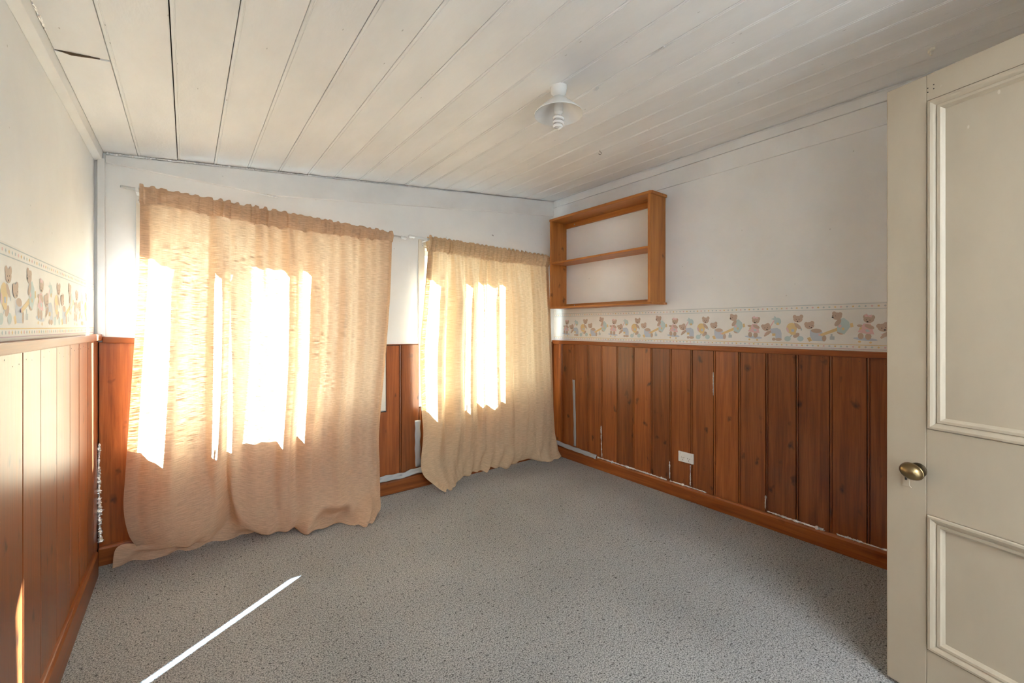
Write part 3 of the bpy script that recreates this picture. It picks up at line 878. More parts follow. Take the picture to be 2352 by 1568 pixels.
def zt(za, zb, s): return za + (zb - za) * s
c1_keys = [0, .12, .225, .275, .335, .42, .52, .63, .74, .87, 1]
c1_top = [(-.196, 1.885), (-.03, 1.872), (.11, 1.860), (.18, 1.855), (.26, 1.850), (.375, 1.845), (.515, 1.838), (.665, 1.837), (.815, 1.838), (.99, 1.84), (1.172, 1.845)]
c1_low = [
    [(-.20, 2.95, 1.5), (-.225, 2.95, 1.0), (-.25, 2.95, .5), (-.258, 2.94, .30), (-.238, 2.93, .16), (-.205, 2.94, .080), (-.245, 2.945, .105), (-.292, 2.950, .085), (-.302, 2.955, .006)],
    [(-.04, 2.95, 1.5), (-.055, 2.95, 1.0), (-.07, 2.93, .5), (-.07, 2.89, .28), (-.055, 2.865, .13), (-.045, 2.885, .05), (-.075, 2.925, .055), (-.110, 2.935, .005)],
    [(.11, 2.95, 1.5), (.100, 2.95, 1.0), (.105, 2.925, .5), (.125, 2.885, .28), (.115, 2.868, .14), (.085, 2.89, .055), (.065, 2.925, .05), (.045, 2.933, .005)],
    [(.18, 2.95, 1.5), (.172, 2.96, 1.0), (.168, 2.985, .5), (.180, 2.99, .32), (.195, 2.985, .20), (.185, 2.96, .10), (.165, 2.94, .055), (.145, 2.936, .005)],
    [(.26, 2.95, 1.5), (.25, 2.945, 1.0), (.215, 2.930, .5), (.205, 2.895, .30), (.225, 2.875, .17), (.250, 2.885, .085), (.255, 2.925, .04), (.255, 2.945, .005)],
    [(.375, 2.95, 1.5), (.365, 2.945, 1.0), (.335, 2.925, .5), (.325, 2.885, .28), (.335, 2.850, .11), (.350, 2.850, .02), (.355, 2.91, .010), (.355, 2.950, .005)],
    [(.51, 2.95, 1.5), (.50, 2.945, 1.0), (.47, 2.93, .5), (.46, 2.89, .28), (.465, 2.84, .10), (.475, 2.83, .018), (.48, 2.88, .008), (.48, 2.93, .006)],
    [(.66, 2.95, 1.5), (.645, 2.945, 1.0), (.61, 2.93, .5), (.60, 2.89, .28), (.60, 2.82, .14), (.592, 2.75, .07), (.588, 2.712, .012), (.61, 2.76, .02)],
    [(.81, 2.95, 1.5), (.79, 2.945, 1.0), (.75, 2.92, .5), (.745, 2.87, .27), (.74, 2.80, .15), (.73, 2.775, .105), (.735, 2.84, .04), (.745, 2.80, .012), (.755, 2.745, .006)],
    [(.975, 2.95, 1.5), (.95, 2.95, 1.0), (.91, 2.93, .5), (.91, 2.90, .26), (.91, 2.82, .14), (.90, 2.71, .085), (.885, 2.63, .04), (.87, 2.615, .005)],
    [(1.15, 2.95, 1.5), (1.11, 2.95, 1.0), (1.065, 2.95, .5), (1.070, 2.95, .28), (1.065, 2.92, .14), (1.045, 2.85, .07), (1.01, 2.76, .03), (.955, 2.68, .008)],
]
c1_secs = [[(x, 2.948, z)] + low for (x, z), low in zip(c1_top, c1_low)]
ROD1 = ((-.27, 2.95, 1.950), (1.235, 2.95, 1.882))
ROD2 = ((1.345, 2.95, 1.897), (2.775, 2.95, 1.868))
DEPTH1 = [(-.22, 0), (-.165, 0), (-.05, .105), (.02, .035), (.05, .035), (.075, .045), (.135, .11), (.27, .012), (.30, .02), (.445, .050), (.49, .095), (.515, .095), (.55, .025),
          (.635, .095), (.70, .03), (.76, .055), (.79, .085), (.90, .02), (.96, .055), (1.03, .02), (1.09, .05), (1.15, 0)]
DEPTH2 = [(1.38, 0), (1.43, 0), (1.515, .075), (1.585, .015), (1.665, .085), (1.76, .015), (1.80, .05), (1.90, -.012), (1.915, 0), (1.93, .02), (1.975, 0), (2.03, .055), (2.12, -.005), (2.19, .055),
          (2.235, .02), (2.335, .09), (2.45, .03), (2.55, .05), (2.65, .02), (2.73, 0)]
rolls1 = [(-.168, .020, .030, .7, 0.0), (-.10, .022, .030, .66, -.012), (-.015, .034, .046, .78, -.020), (.048, .016, .020, .6, -.01), (.098, .018, -.018, .6, -.008), (.142, .030, .055, .72, 0.006),
          (.255, .060, .040, .70, .004), (.345, .018, .026, .55, 0), (.40, .022, -.014, .55, 0), (.455, .018, .016, .5, 0), (.512, .017, .048, .74, -.012), (.555, .018, -.016, .6, -.012), (.655, .026, .034, .66, -.02), (.705, .016, -.014, .6, -.02), (.765, .020, .034, .72, -.022),
          (.835, .030, .040, .7, -.02), (.90, .02, -.012, .6, -.02), (.955, .026, .040, .75, -.02), (1.02, .016, -.012, .6, -.02), (1.085, .026, .036, .80, -.02), (1.15, .012, .012, .8, -.02)]
curtain('curtain', 'wide apricot linen curtain on the window beside the left wall, hem heaped on the carpet', CLOTH1, c1_keys, c1_secs, rolls1, DEPTH1, 5, ROD1,
        [1.880, 1.852, 1.836, 1.833, 1.841], 0.012)
c2_keys = [0, .1, .25, .45, .6, .77, .86, 1]
c2_top = [(1.452, 1.812), (1.575, 1.806), (1.76, 1.797), (2.005, 1.788), (2.19, 1.786), (2.40, 1.788), (2.51, 1.790), (2.682, 1.793)]
c2_low = [
    [(1.420, 2.95, 1.4), (1.388, 2.95, 1.05), (1.402, 2.95, .62), (1.415, 2.945, .42), (1.388, 2.93, .22), (1.40, 2.90, .12), (1.47, 2.845, .045), (1.525, 2.805, .006)],
    [(1.555, 2.95, 1.4), (1.53, 2.95, 1.05), (1.525, 2.94, .62), (1.525, 2.93, .42), (1.52, 2.90, .22), (1.545, 2.865, .11), (1.585, 2.835, .035), (1.60, 2.825, .006)],
    [(1.75, 2.95, 1.4), (1.735, 2.95, 1.05), (1.73, 2.94, .62), (1.73, 2.93, .42), (1.725, 2.92, .22), (1.735, 2.915, .10), (1.745, 2.92, .04), (1.75, 2.935, .028)],
    [(2.0, 2.95, 1.4), (1.995, 2.95, 1.05), (1.99, 2.945, .62), (1.985, 2.94, .42), (1.985, 2.935, .22), (1.985, 2.935, .11), (1.985, 2.935, .06), (1.985, 2.94, .038)],
    [(2.195, 2.95, 1.4), (2.195, 2.95, 1.05), (2.20, 2.945, .62), (2.205, 2.935, .42), (2.205, 2.925, .22), (2.205, 2.91, .10), (2.205, 2.925, .035), (2.205, 2.945, .02)],
    [(2.41, 2.95, 1.4), (2.415, 2.95, 1.05), (2.43, 2.945, .62), (2.44, 2.935, .42), (2.455, 2.92, .22), (2.46, 2.915, .10), (2.45, 2.94, .05), (2.44, 2.96, .04)],
    [(2.52, 2.95, 1.4), (2.53, 2.95, 1.05), (2.55, 2.945, .62), (2.545, 2.935, .42), (2.535, 2.91, .22), (2.535, 2.885, .10), (2.55, 2.868, .035), (2.565, 2.862, .006)],
    [(2.705, 2.95, 1.4), (2.722, 2.95, 1.05), (2.74, 2.95, .62), (2.748, 2.95, .42), (2.758, 2.935, .20), (2.778, 2.915, .08), (2.793, 2.90, .03), (2.80, 2.885, .006)],
]
c2_secs = [[(x, 2.948, z)] + low for (x, z), low in zip(c2_top, c2_low)]
rolls2 = [(1.47, .016, .012, .8, 0), (1.565, .030, .050, .78, -.010), (1.635, .018, -.016, .6, 0), (1.715, .036, .055, .74, -.010), (1.79, .014, -.014, .6, 0), (1.855, .040, .050, .68, .0),
          (1.945, .014, .030, .62, .004), (2.01, .016, -.014, .6, 0), (2.085, .030, .046, .68, .008), (2.145, .014, -.014, .6, 0), (2.195, .020, .034, .64, .01), (2.30, .028, .036, .7, .012), (2.40, .03, .026, .75, .02),
          (2.50, .026, .028, .78, .02), (2.60, .024, .024, .8, .02)]
curtain('curtain', 'sand linen curtain at the far window under the pine shelf, corner of hem kicked forward', CLOTH2, c2_keys, c2_secs, rolls2, DEPTH2, 9, ROD2,
        [1.810, 1.797, 1.787, 1.787, 1.792], 0.010)

def curtain_rod(ends, label, brackets, bare_left):
    a, b = Vector(ends[0]), Vector(ends[1])
    root = empty('curtain_rod', a); tag(root, label, 'curtain rod', 'thin white curtain rods')
    d = (b - a); u = d.normalized()
    MB().tube([(0, 0, 0), d * 0.25, d * 0.5, d * 0.75, d], 0.0075, 12).build('rod', ROD, root, smooth=True)
    for (base, s) in (((0, 0, 0), -1), (d, 1)):
        if s == -1 and bare_left: 
            MB().tube([Vector(base) - u * 0.001, Vector(base) - u * 0.003], 0.006, 12).build('end_cap', STEEL, root)
            continue
        p = Vector(base); q = u * s
        MB().tube([p, p + q * .004, p + q * .008, p + q * .016, p + q * .03, p + q * .042, p + q * .052], [.0085, .011, .011, .008, .0125, .011, .003], 14).build('finial', WHITE, root, smooth=True)
    for x in brackets:
        t = (x - a.x) / d.x; p = d * t
        m = MB()
        wy = YB - 0.021 - a.y
        m.box(p.x - .007, p.x + .007, -0.012, wy, p.z - .016, p.z - .010)
        m.box(p.x - .007, p.x + .007, -0.014, -0.010, p.z - .016, p.z + .006)
        m.box(p.x - .007, p.x + .007, wy - .003, wy, p.z - .055, p.z + .012)
        br = m.build('bracket', WHITE, root, bevel=0.001)
        m = MB(); m.lathe([(.003, 0), (.003, .002)], 8); sc = m.build('screw', STEEL, br)
        sc.data.transform(Matrix.Translation((p.x, wy - .003, p.z - .04)) @ Matrix.Rotation(math.pi / 2, 4, 'X'))
    return root
curtain_rod(ROD1, 'white rod of the apricot curtain, bare end towards the left wall', (-.207, 1.14), True)
curtain_rod(ROD2, 'white rod of the sand curtain, finial between the two curtains', (1.443, 2.62), False)

# ================================================================== WALL SHELF
SD = 0.21; SY0, SY1 = 1.812, 2.868; SZ0, SZ1 = 1.397, 2.203; ST_ = 0.020
shelf = empty('wall_shelf', (XR, (SY0 + SY1) / 2, SZ0)); tag(shelf, 'orange pine open wall shelf hung above the bear border', 'shelf')
def spart(mb, name, mat, bevel=0.0015):
    o = mb.build(name, mat, shelf, bevel=bevel); o.data.transform(Matrix.Translation(-Vector(shelf.location))); return o
G_ = 0.0172                                # stands off the frieze boards
xb = XR - 0.0165; xf = XR - SD
spart(MB().box(xf, xb, SY0, SY0 + ST_, SZ0 + 0.012, SZ1 - 0.018), 'side_panel', PINEZ)
spart(MB().box(xf, xb, SY1 - ST_, SY1, SZ0 + 0.012, SZ1 - 0.018), 'side_panel', PINEZ)
m = MB(); m.prism([(xf - .004, SY0 + .004), (xf + .010, SY0 - .014), (xb, SY0 - .014), (xb, SY1 + .006), (xf - .004, SY1 + .004)], lambda a, b, d: (a, b, d), SZ1 - 0.018, SZ1 + 0.004)
spart(m, 'top_board', PINEY, 0.003)
m = MB(); m.prism([(xf - .002, SY0), (xb - 0.03, SY0 - .001), (xb - .02, SY0 - .013), (xb, SY0 - .013), (xb, SY1), (xf - .002, SY1)], lambda a, b, d: (a, b, d), SZ0 - 0.004, SZ0 + 0.012)
spart(m, 'bottom_board', PINEY, 0.002)
spart(MB().box(xf + .004, xb, SY0 + ST_, SY1 - ST_, 1.797, 1.813), 'middle_shelf', PINEY)
for z0, z1, nm in ((SZ1 - .062, SZ1 - .018, 'back_rail'), (SZ0 + .012, SZ0 + .042, 'back_rail')):
    o = spart(MB().box(xb - .018, xb, SY0 + ST_, SY1 - ST_, z0, z1), nm, PINEY)
    for y in (SY0 + .06, SY1 - .14):
        m = MB(); m.lathe([(.006, 0), (.005, .002)], 10)
        s = m.build('screw', STEEL, o)
        s.data.transform(Matrix.Translation(Vector((xb - .018, y, (z0 + z1) / 2)) - Vector(shelf.location)) @ Matrix.Rotation(-math.pi / 2, 4, 'Y'))

# ================================================================== CEILING LAMP
LX, LY = 1.316, 1.378; LZ = ceil_z(LX)
lamp = empty('ceiling_lamp', (LX, LY, LZ)); tag(lamp, 'white conical glass shade ceiling lamp with bare spiral bulb', 'ceiling lamp')
m = MB(); m.lathe([(.037, 0.008), (.038, -.004), (.037, -.014), (.033, -.030), (.024, -.040), (.019, -.043), (.019, -.050)], 36)
bs = m.build('base', PORC, lamp, autosmooth=True)
m = MB(); m.lathe([(.0035, 0), (.0035, .001)], 10); h = m.build('screw_hole', BLACK, bs)
h.data.transform(Matrix.Translation((-.030 * math.sin(YAW + .5), -.030 * math.cos(YAW + .5), -.022)) @ Matrix.Rotation(math.pi / 2, 4, 'X') @ Matrix.Rotation(0.7, 4, 'Y'))
m = MB()
m.lathe([(.016, -.042), (.020, -.044), (.030, -.050), (.106, -.118), (.1085, -.122), (.1075, -.1245), (.1045, -.122), (.028, -.054), (.016, -.047)], 56, cap=False)
m.build('shade', PORC, lamp, autosmooth=True)
m = MB(); m.lathe([(.0155, -.05), (.0155, -.066), (.0195, -.068), (.0205, -.105), (.0195, -.115), (.013, -.121), (.009, -.126)], 28)
bb = m.build('bulb', WHITE, lamp, autosmooth=True)
m = MB(); m.lathe([(.0160, -.0655), (.0160, -.0675)], 28); m.build('band', BLACK, bb)
pts = []
for k in range(0, 121):
    t = k / 120
    ang = t * 2.75 * 2 * math.pi
    pts.append((.0205 * math.cos(ang), .0205 * math.sin(ang), -.130 - .050 * t))
m = MB(); m.tube([(0.004, 0, -.122), (.012, 0.0, -.126)] + pts + [(pts[-1][0] * .5, pts[-1][1] * .5, -.186), (0, 0, -.187)], .0062, 8)
m.build('spiral_tube', BULB, bb, smooth=True)

# ================================================================== POWER OUTLET
ox, oy, oz = XR - 0.003 - BT, 1.647, 0.299
outlet = empty('power_outlet', (ox, oy, oz)); tag(outlet, 'white double power outlet on the right wainscot', 'power outlet')
m = MB(); m.box(-.009, 0, -.058, .058, -.0365, .0365); pl = m.build('plate', WHITE, outlet, bevel=0.003, seg=3)
for s in (-1, 1):
    sw = MB().box(-.0125, -.008, s * .043 - .006, s * .043 + .006, .016, .029).build('switch', WHITE, outlet, bevel=0.002)
    m = MB()
    for (dy, dz, rot) in ((-.0075, .004, 30), (.0075, .004, -30), (0, -.011, 0)):
        c, q = math.cos(math.radians(rot)), math.sin(math.radians(rot))
        base = [(-.0011, -.0045), (.0011, -.0045), (.0011, .0045), (-.0011, .0045)]
        m.prism([(s * .022 + dy + a * c - b * q, dz - .008 + a * q + b * c) for a, b in base], lambda a, b, d: (d, a, b), -.0096, -.0085)
    m.build('socket_slots', BLACK, outlet)

# ================================================================== WALLPAPER BORDERS
MOTIFS = {
 'skateboard_bear': [
  ('l',[(78,116),(70,110),(48,107),(16,106),(-24,108),(-63,113),(-97,120),(-119,127),(-127,134),(-118,140),(-95,143),(-61,144),(-21,141),(18,136),(50,130),(71,123)]),
  ('y',[(-59,98),(-61,91),(-67,86),(-75,86),(-81,90),(-84,97),(-81,104),(-75,108),(-67,108),(-61,104)]),
  ('y',[(32,91),(30,84),(24,80),(17,80),(11,84),(8,91),(11,97),(17,102),(24,102),(30,98)]),
  ('b',[(-37,165),(-37,152),(-39,139),(-46,129),(-54,124),(-64,123),(-73,127),(-81,136),(-85,148),(-86,162),(-83,175),(-77,185),(-68,190),(-59,191),(-49,186),(-42,177)]),
  ('b',[(28,147),(24,134),(17,125),(8,119),(-3,118),(-13,123),(-20,132),(-24,144),(-25,158),(-21,170),(-13,180),(-4,186),(7,186),(16,181),(24,172),(28,160)]),
  ('b',[(-35,263),(-38,258),(-45,254),(-54,252),(-66,253),(-77,255),(-86,259),(-92,264),(-94,270),(-91,275),(-85,279),(-75,281),(-64,280),(-53,278),(-43,274),(-37,269)]),
  ('p',[(-35,291),(22,288),(51,177),(-19,182),(-88,200)]),
  ('b',[(51,241),(46,234),(36,231),(22,232),(6,237),(-9,245),(-21,255),(-28,265),(-29,274),(-24,281),(-13,283),(1,282),(17,277),(31,269),(43,260),(50,250)]),
  ('b',[(-7,362),(-10,348),(-19,340),(-30,340),(-38,349),(-42,362),(-38,376),(-30,384),(-19,384),(-10,375)]),
  ('b',[(58,355),(55,342),(46,334),(36,334),(27,342),(24,355),(27,369),(36,377),(46,377),(55,368)]),
  ('b',[(51,334),(47,319),(38,307),(23,298),(6,296),(-11,299),(-25,307),(-35,320),(-39,335),(-35,350),(-25,363),(-11,371),(6,374),(23,370),(38,362),(47,349)]),
  ('p',[(-35,379),(-10,392),(3,375),(32,383),(29,353),(0,362),(-22,356)]),
  ('t',[(-26,223),(-3,231),(19,207),(-10,199)]),
  ('y',[(-71,243),(-52,256),(-53,231),(-74,220)]),
  ('k',[(4,309),(2,304),(-2,302),(-8,302),(-12,304),(-14,309),(-12,313),(-8,316),(-2,316),(2,313)]),
  ('k',[(-11,329),(-12,325),(-16,325),(-17,329),(-16,334),(-12,333)]),
  ('k',[(19,325),(18,321),(14,321),(13,325),(14,329),(18,329)]),
 ],
 'bundle_bear': [
  ('p',[(162,257),(212,337),(222,332),(175,250)]),
  ('t',[(292,321),(289,304),(281,289),(268,280),(254,276),(239,280),(226,290),(217,304),(214,322),(217,339),(226,354),(239,363),(254,367),(268,363),(281,353),(289,338)]),
  ('t',[(181,352),(212,361),(216,389),(237,372),(237,341),(212,339)]),
  ('y',[(271,292),(268,283),(260,278),(249,278),(241,284),(237,292),(241,301),(249,307),(260,307),(268,301)]),
  ('l',[(168,233),(250,242),(286,219),(297,177),(296,107),(267,92),(233,106),(225,148),(177,181)]),
  ('b',[(298,104),(296,97),(288,91),(276,87),(263,85),(249,86),(238,90),(230,96),(227,103),(230,110),(238,116),(249,121),(263,122),(276,121),(288,117),(296,111)]),
  ('b',[(232,106),(228,95),(218,87),(205,87),(195,94),(191,105),(195,116),(205,123),(218,123),(228,117)]),
  ('p',[(102,175),(151,204),(181,219),(181,185),(129,166)]),
  ('b',[(98,146),(129,194),(173,214),(183,190),(155,161),(107,132)]),
  ('b',[(168,279),(164,264),(152,255),(136,255),(124,264),(119,279),(124,293),(136,302),(152,302),(164,293)]),
  ('b',[(112,263),(108,250),(96,242),(82,241),(70,250),(66,264),(70,277),(82,286),(96,285),(108,277)]),
  ('b',[(180,247),(176,231),(165,218),(148,208),(129,205),(109,208),(93,217),(81,231),(77,247),(81,263),(93,277),(109,286),(129,289),(148,286),(165,277),(176,263)]),
  ('y',[(194,174),(229,175),(229,146),(194,146)]),
  ('k',[(144,223),(140,217),(131,217),(126,223),(131,230),(140,230)]),
  ('k',[(116,242),(113,238),(109,238),(107,242),(109,246),(113,246)]),
  ('k',[(147,247),(144,243),(140,243),(138,247),(140,251),(144,251)]),
 ],
 'cycling_bear': [
  ('t',[(395,114),(392,102),(385,92),(374,85),(360,82),(347,84),(336,90),(328,100),(326,112),(328,125),(336,135),(347,142),(360,145),(374,142),(385,136),(392,126)]),
  ('t',[(527,117),(524,105),(517,95),(507,88),(494,85),(481,87),(470,94),(463,104),(461,115),(463,127),(470,137),(481,144),(494,147),(507,145),(517,138),(524,128)]),
  ('g',[(379,137),(404,165),(412,156),(389,130)]),
  ('g',[(472,161),(492,143),(484,134),(464,152)]),
  ('b',[(484,177),(485,168),(482,156),(474,144),(463,134),(450,128),(437,125),(427,128),(420,135),(418,145),(421,157),(429,168),(441,178),(454,185),(466,187),(477,184)]),
  ('y',[(458,238),(454,213),(442,192),(425,177),(404,172),(383,177),(364,191),(352,212),(348,238),(352,263),(364,285),(383,299),(404,304),(425,299),(442,285),(454,263)]),
  ('y',[(359,206),(400,160),(444,165),(452,215)]),
  ('b',[(428,305),(460,297),(492,265),(507,232),(476,229),(444,256)]),
  ('g',[(511,225),(510,216),(506,211),(501,211),(497,216),(495,225),(497,233),(501,238),(506,238),(510,233)]),
  ('b',[(457,372),(453,358),(442,350),(429,350),(419,359),(415,373),(419,387),(429,395),(442,395),(453,386)]),
  ('b',[(524,374),(520,361),(510,352),(497,352),(487,361),(483,375),(487,389),(497,397),(510,397),(520,388)]),
  ('b',[(517,344),(513,329),(503,316),(488,307),(469,305),(451,308),(436,317),(425,330),(421,345),(425,361),(436,373),(451,382),(469,384),(488,381),(503,372),(513,359)]),
  ('p',[(371,224),(374,212),(375,202),(373,194),(370,190),(365,191),(360,195),(354,204),(350,215),(347,227),(346,237),(347,245),(351,249),(356,248),(361,244),(367,235)]),
  ('l',[(401,229),(430,229),(430,197),(401,197)]),
  ('k',[(473,319),(469,313),(461,313),(457,319),(461,325),(469,325)]),
  ('k',[(456,341),(454,337),(450,337),(448,341),(450,345),(454,345)]),
  ('k',[(485,344),(483,340),(479,340),(477,344),(479,348),(483,348)]),
 ],
 'seesaw_bears': [
  ('y',[(559,126),(592,138),(611,96),(581,84)]),
  ('l',[(590,221),(701,208),(730,156),(730,93),(615,94),(588,154)]),
  ('b',[(747,124),(744,111),(739,100),(732,93),(724,91),(716,94),(710,102),(707,114),(706,127),(709,140),(714,151),(721,158),(729,160),(737,157),(743,149),(746,137)]),
  ('b',[(704,207),(700,198),(689,191),(672,187),(652,186),(632,189),(615,195),(604,203),(600,213),(604,223),(616,230),(634,234),(654,235),(674,232),(690,226),(701,217)]),
  ('g',[(786,176),(804,176),(804,144),(786,144)]),
  ('g',[(779,150),(822,151),(822,113),(779,112)]),
  ('y',[(680,171),(862,253),(872,222),(701,149)]),
  ('y',[(960,292),(983,298),(991,257),(965,247)]),
  ('b',[(907,184),(903,177),(895,173),(885,171),(872,172),(861,177),(851,184),(846,192),(844,200),(848,207),(856,212),(867,214),(879,212),(891,208),(900,201),(906,193)]),
  ('t',[(872,341),(907,353),(951,310),(963,256),(910,174),(848,202),(844,247)]),
  ('b',[(880,338),(884,328),(883,315),(878,299),(868,284),(857,271),(845,263),(834,261),(826,264),(822,274),(822,287),(828,303),(837,318),(849,331),(861,339),(872,341)]),
  ('p',[(853,260),(872,286),(890,264),(872,243)]),
  ('y',[(886,239),(903,250),(914,228),(897,216)]),
  ('b',[(840,404),(836,391),(826,383),(814,383),(804,392),(800,405),(804,418),(814,426),(826,425),(836,417)]),
  ('b',[(894,394),(890,381),(880,373),(868,374),(859,382),(855,395),(859,408),(868,416),(880,415),(890,407)]),
  ('b',[(890,372),(887,356),(877,343),(862,335),(844,332),(827,335),(812,345),(801,358),(798,374),(801,390),(812,403),(827,411),(844,414),(862,410),(877,401),(887,388)]),
  ('k',[(816,361),(814,356),(809,353),(803,354),(798,356),(796,361),(798,366),(803,368),(809,368),(814,365)]),
  ('k',[(811,381),(810,377),(806,377),(804,381),(806,384),(810,384)]),
  ('k',[(836,376),(834,372),(831,372),(829,376),(831,380),(834,379)]),
  ('b',[(575,288),(571,274),(561,265),(547,265),(536,274),(532,288),(536,301),(547,310),(561,310),(571,301)]),
  ('b',[(632,300),(628,287),(618,279),(605,279),(594,287),(590,301),(594,314),(605,323),(618,322),(628,314)]),
  ('b',[(632,269),(628,255),(618,242),(603,233),(585,230),(566,233),(551,242),(541,255),(537,270),(541,285),(551,298),(566,306),(585,309),(603,306),(618,297),(628,284)]),
  ('k',[(611,246),(607,240),(600,240),(596,246),(600,253),(607,253)]),
  ('k',[(588,258),(587,254),(583,254),(581,258),(583,262),(587,262)]),
  ('k',[(615,268),(613,264),(609,264),(607,268),(609,272),(613,272)]),
  ('p',[(673,181),(690,177),(690,153),(673,155)]),
 ],
}

PRINT = {k: paint('print_' + n, c, 0.6, 0.03, 0.05, 6.0) for k, n, c in (
    ('b', 'brown', (0.56, 0.42, 0.34)), ('p', 'pink', (0.78, 0.54, 0.56)), ('y', 'yellow', (0.76, 0.58, 0.30)), ('t', 'teal', (0.53, 0.65, 0.66)),
    ('l', 'blue', (0.55, 0.61, 0.70)), ('g', 'grey', (0.52, 0.58, 0.61)), ('k', 'black', (0.04, 0.035, 0.035)), ('w', 'paper', (0.85, 0.84, 0.82)), ('v', 'lilac', (0.62, 0.50, 0.58)))}
PKEYS = list(PRINT); PMATS = [PRINT[k] for k in PKEYS]
def border(label, x, side, z0, ya, yb, girl):
    """side = +1: wall faces -X (print runs right towards -Y); side = -1: wall faces +X"""
    root = empty('wallpaper_border', (x, (ya + yb) / 2, z0)); tag(root, label, 'wallpaper border', 'teddy bear wallpaper borders')
    cy = (ya + yb) / 2; nx = -side
    W_ = yb - ya
    def P3(s, t, d): return (nx * d, (-s if side > 0 else s), t)
    m = MB(); m.prism([(-W_ / 2, 0), (W_ / 2, 0), (W_ / 2, .258), (-W_ / 2, .258)], lambda a, b, d: P3(a, b, d), 0.0, 0.0008)
    m.build('paper', PRINT['w'], root)
    m = MB()
    for (t0, t1, k) in ((.2495, .2525, 'g'), (.222, .225, 'g'), (.0295, .0325, 'y'), (.007, .010, 'v')):
        m.prism([(-W_ / 2, t0), (W_ / 2, t0), (W_ / 2, t1), (-W_ / 2, t1)], lambda a, b, d: P3(a, b, d), 0.0009, 0.0011, PKEYS.index(k))
    m.build('printed_lines', PMATS, root)
    m = MB(); s = -W_ / 2 + .012; i = 0
    cyc = ['g', 'p', 'y', 'g', 't', 'y', 'p', 'g', 'y', 't']
    while s < W_ / 2 - .01:
        for t, o_ in ((.2372, 0), (.0205, 3)):
            r_ = .0052; c = cyc[(i + o_) % 10]
            if (i + o_) % 4 == 0: q = [(s - r_ * .8, t - r_ * .8), (s + r_ * .8, t - r_ * .8), (s + r_ * .8, t + r_ * .8), (s - r_ * .8, t + r_ * .8)]
            else: q = [(s, t - r_ * 1.1), (s + r_ * 1.1, t), (s, t + r_ * 1.1), (s - r_ * 1.1, t)]
            m.prism(q, lambda a, b, d: P3(a, b, d), 0.0009, 0.0011, PKEYS.index(c))
        s += .0265; i += 1
    tag(m.build('printed_diamonds', PMATS, root), kind='stuff')
    meshes = {}
    for nm, shapes in MOTIFS.items():
        m = MB()
        for q, (k, pts) in enumerate(shapes):
            p = [(a / 2000, b / 2000) for a, b in pts]
            d = 0.0009 + 0.00006 * q
            m.add([P3(a, b, d) for a, b in p], [tuple(range(len(p)))], PKEYS.index(k))
        meshes[nm] = m.mesh(nm, PMATS)
    g = girl
    ks = range(-12, 13)
    for k in ks:
        gs = (-(girl - cy) if side > 0 else (girl - cy)) + k * 0.5565
        for nm, me in meshes.items():
            xs = [a / 2000 for _, pts in MOTIFS[nm] for a, b in pts]
            if gs + min(xs) > -W_ / 2 + .002 and gs + max(xs) < W_ / 2 - .002:
                o = link(nm, me, root); o.location = (0, -gs if side > 0 else gs, 0)
    return root
border('pastel teddy bear wallpaper border on the right wall below the pine shelf', XR - 0.0004, 1, 1.1015, YF + .002, YB - .004, 0.634)
border('pastel teddy bear wallpaper border on the left wall beside the apricot curtain', XL + 0.0004, -1, 1.1935, YF + .002, YB - .025, 2.035)

# ================================================================== TAPE
def ribbon(name, label, pts, width, wdir, ndir, mat, cat, group, wr=0.002, seed=0, seg=8):
    """flat strip following pts; width along wdir, wrinkled along ndir"""
    r = np.random.default_rng(seed)
    P = catmull(pts, seg * (len(pts) - 1) + 1) if len(pts) > 2 else np.linspace(pts[0], pts[1], seg + 1)
    w = np.array(wdir, float); n_ = np.array(ndir, float)
    nw = 7; org = P[0].copy()
    V = np.zeros((len(P), nw, 3)); uv = np.zeros((len(P), nw, 2))
    for j in range(nw):
        q = (j / (nw - 1) - .5)
        wid = width * (1 + 0.08 * np.sin(np.arange(len(P)) * .9 + seed))
        off = wr * np.abs(np.sin(np.arange(len(P)) * r.uniform(.3, .8) + r.uniform(0, 6))) + wr * r.uniform(0, .6)
        V[:, j] = P + w[None] * (q * wid)[:, None] + n_[None] * (off + 0.0006)[:, None]
    back = V - n_[None, None] * 0.0006
    m = MB()
    me = grid_mesh(name, V - org, uv, mat)
    o = link(name, me); o.location = org
    md = o.modifiers.new('solid', 'SOLIDIFY'); md.thickness = 0.0005; md.offset = 0
    return tag(o, label, cat, group)
yb_ = YB - 0.003 - BT - .0005
TG = 'grey duct tape strips'
ribbon('duct_tape', 'upright grey tape strip on the wainscot between the two curtains', [(1.405, yb_, .512), (1.405, yb_, .40), (1.404, yb_, .28), (1.410, yb_, .155)], .043, (1, 0, 0), (0, -1, 0), TAPE, 'tape', TG, .002, 1)
ribbon('duct_tape', 'wrinkled grey tape along the baseboard between the two curtains', [(1.06, yb_ - .016, .118), (1.16, yb_ - .018, .124), (1.28, yb_ - .017, .119), (1.36, yb_ - .015, .130), (1.50, yb_ - .014, .128)], .042, (0, .5, .86), (0, -.86, .5), TAPE, 'tape', TG, .007, 2)
xr_ = XR - 0.003 - BT - .0005
ribbon('duct_tape', 'tall upright grey tape strip on the right wainscot near the window corner', [(xr_, 2.757, .742), (xr_, 2.75, .55), (xr_, 2.742, .35), (xr_, 2.740, .135)], .030, (0, 1, 0), (-1, 0, 0), TAPE, 'tape', TG, .0015, 3)
ribbon('duct_tape', 'wrinkled grey tape along the right baseboard near the window corner', [(xr_ - .016, 2.985, .126), (xr_ - .018, 2.86, .117), (xr_ - .017, 2.74, .112), (xr_ - .016, 2.60, .108), (xr_ - .014, 2.47, .102)], .036, (.5, 0, .86), (-.86, 0, .5), TAPE, 'tape', TG, .006, 4)

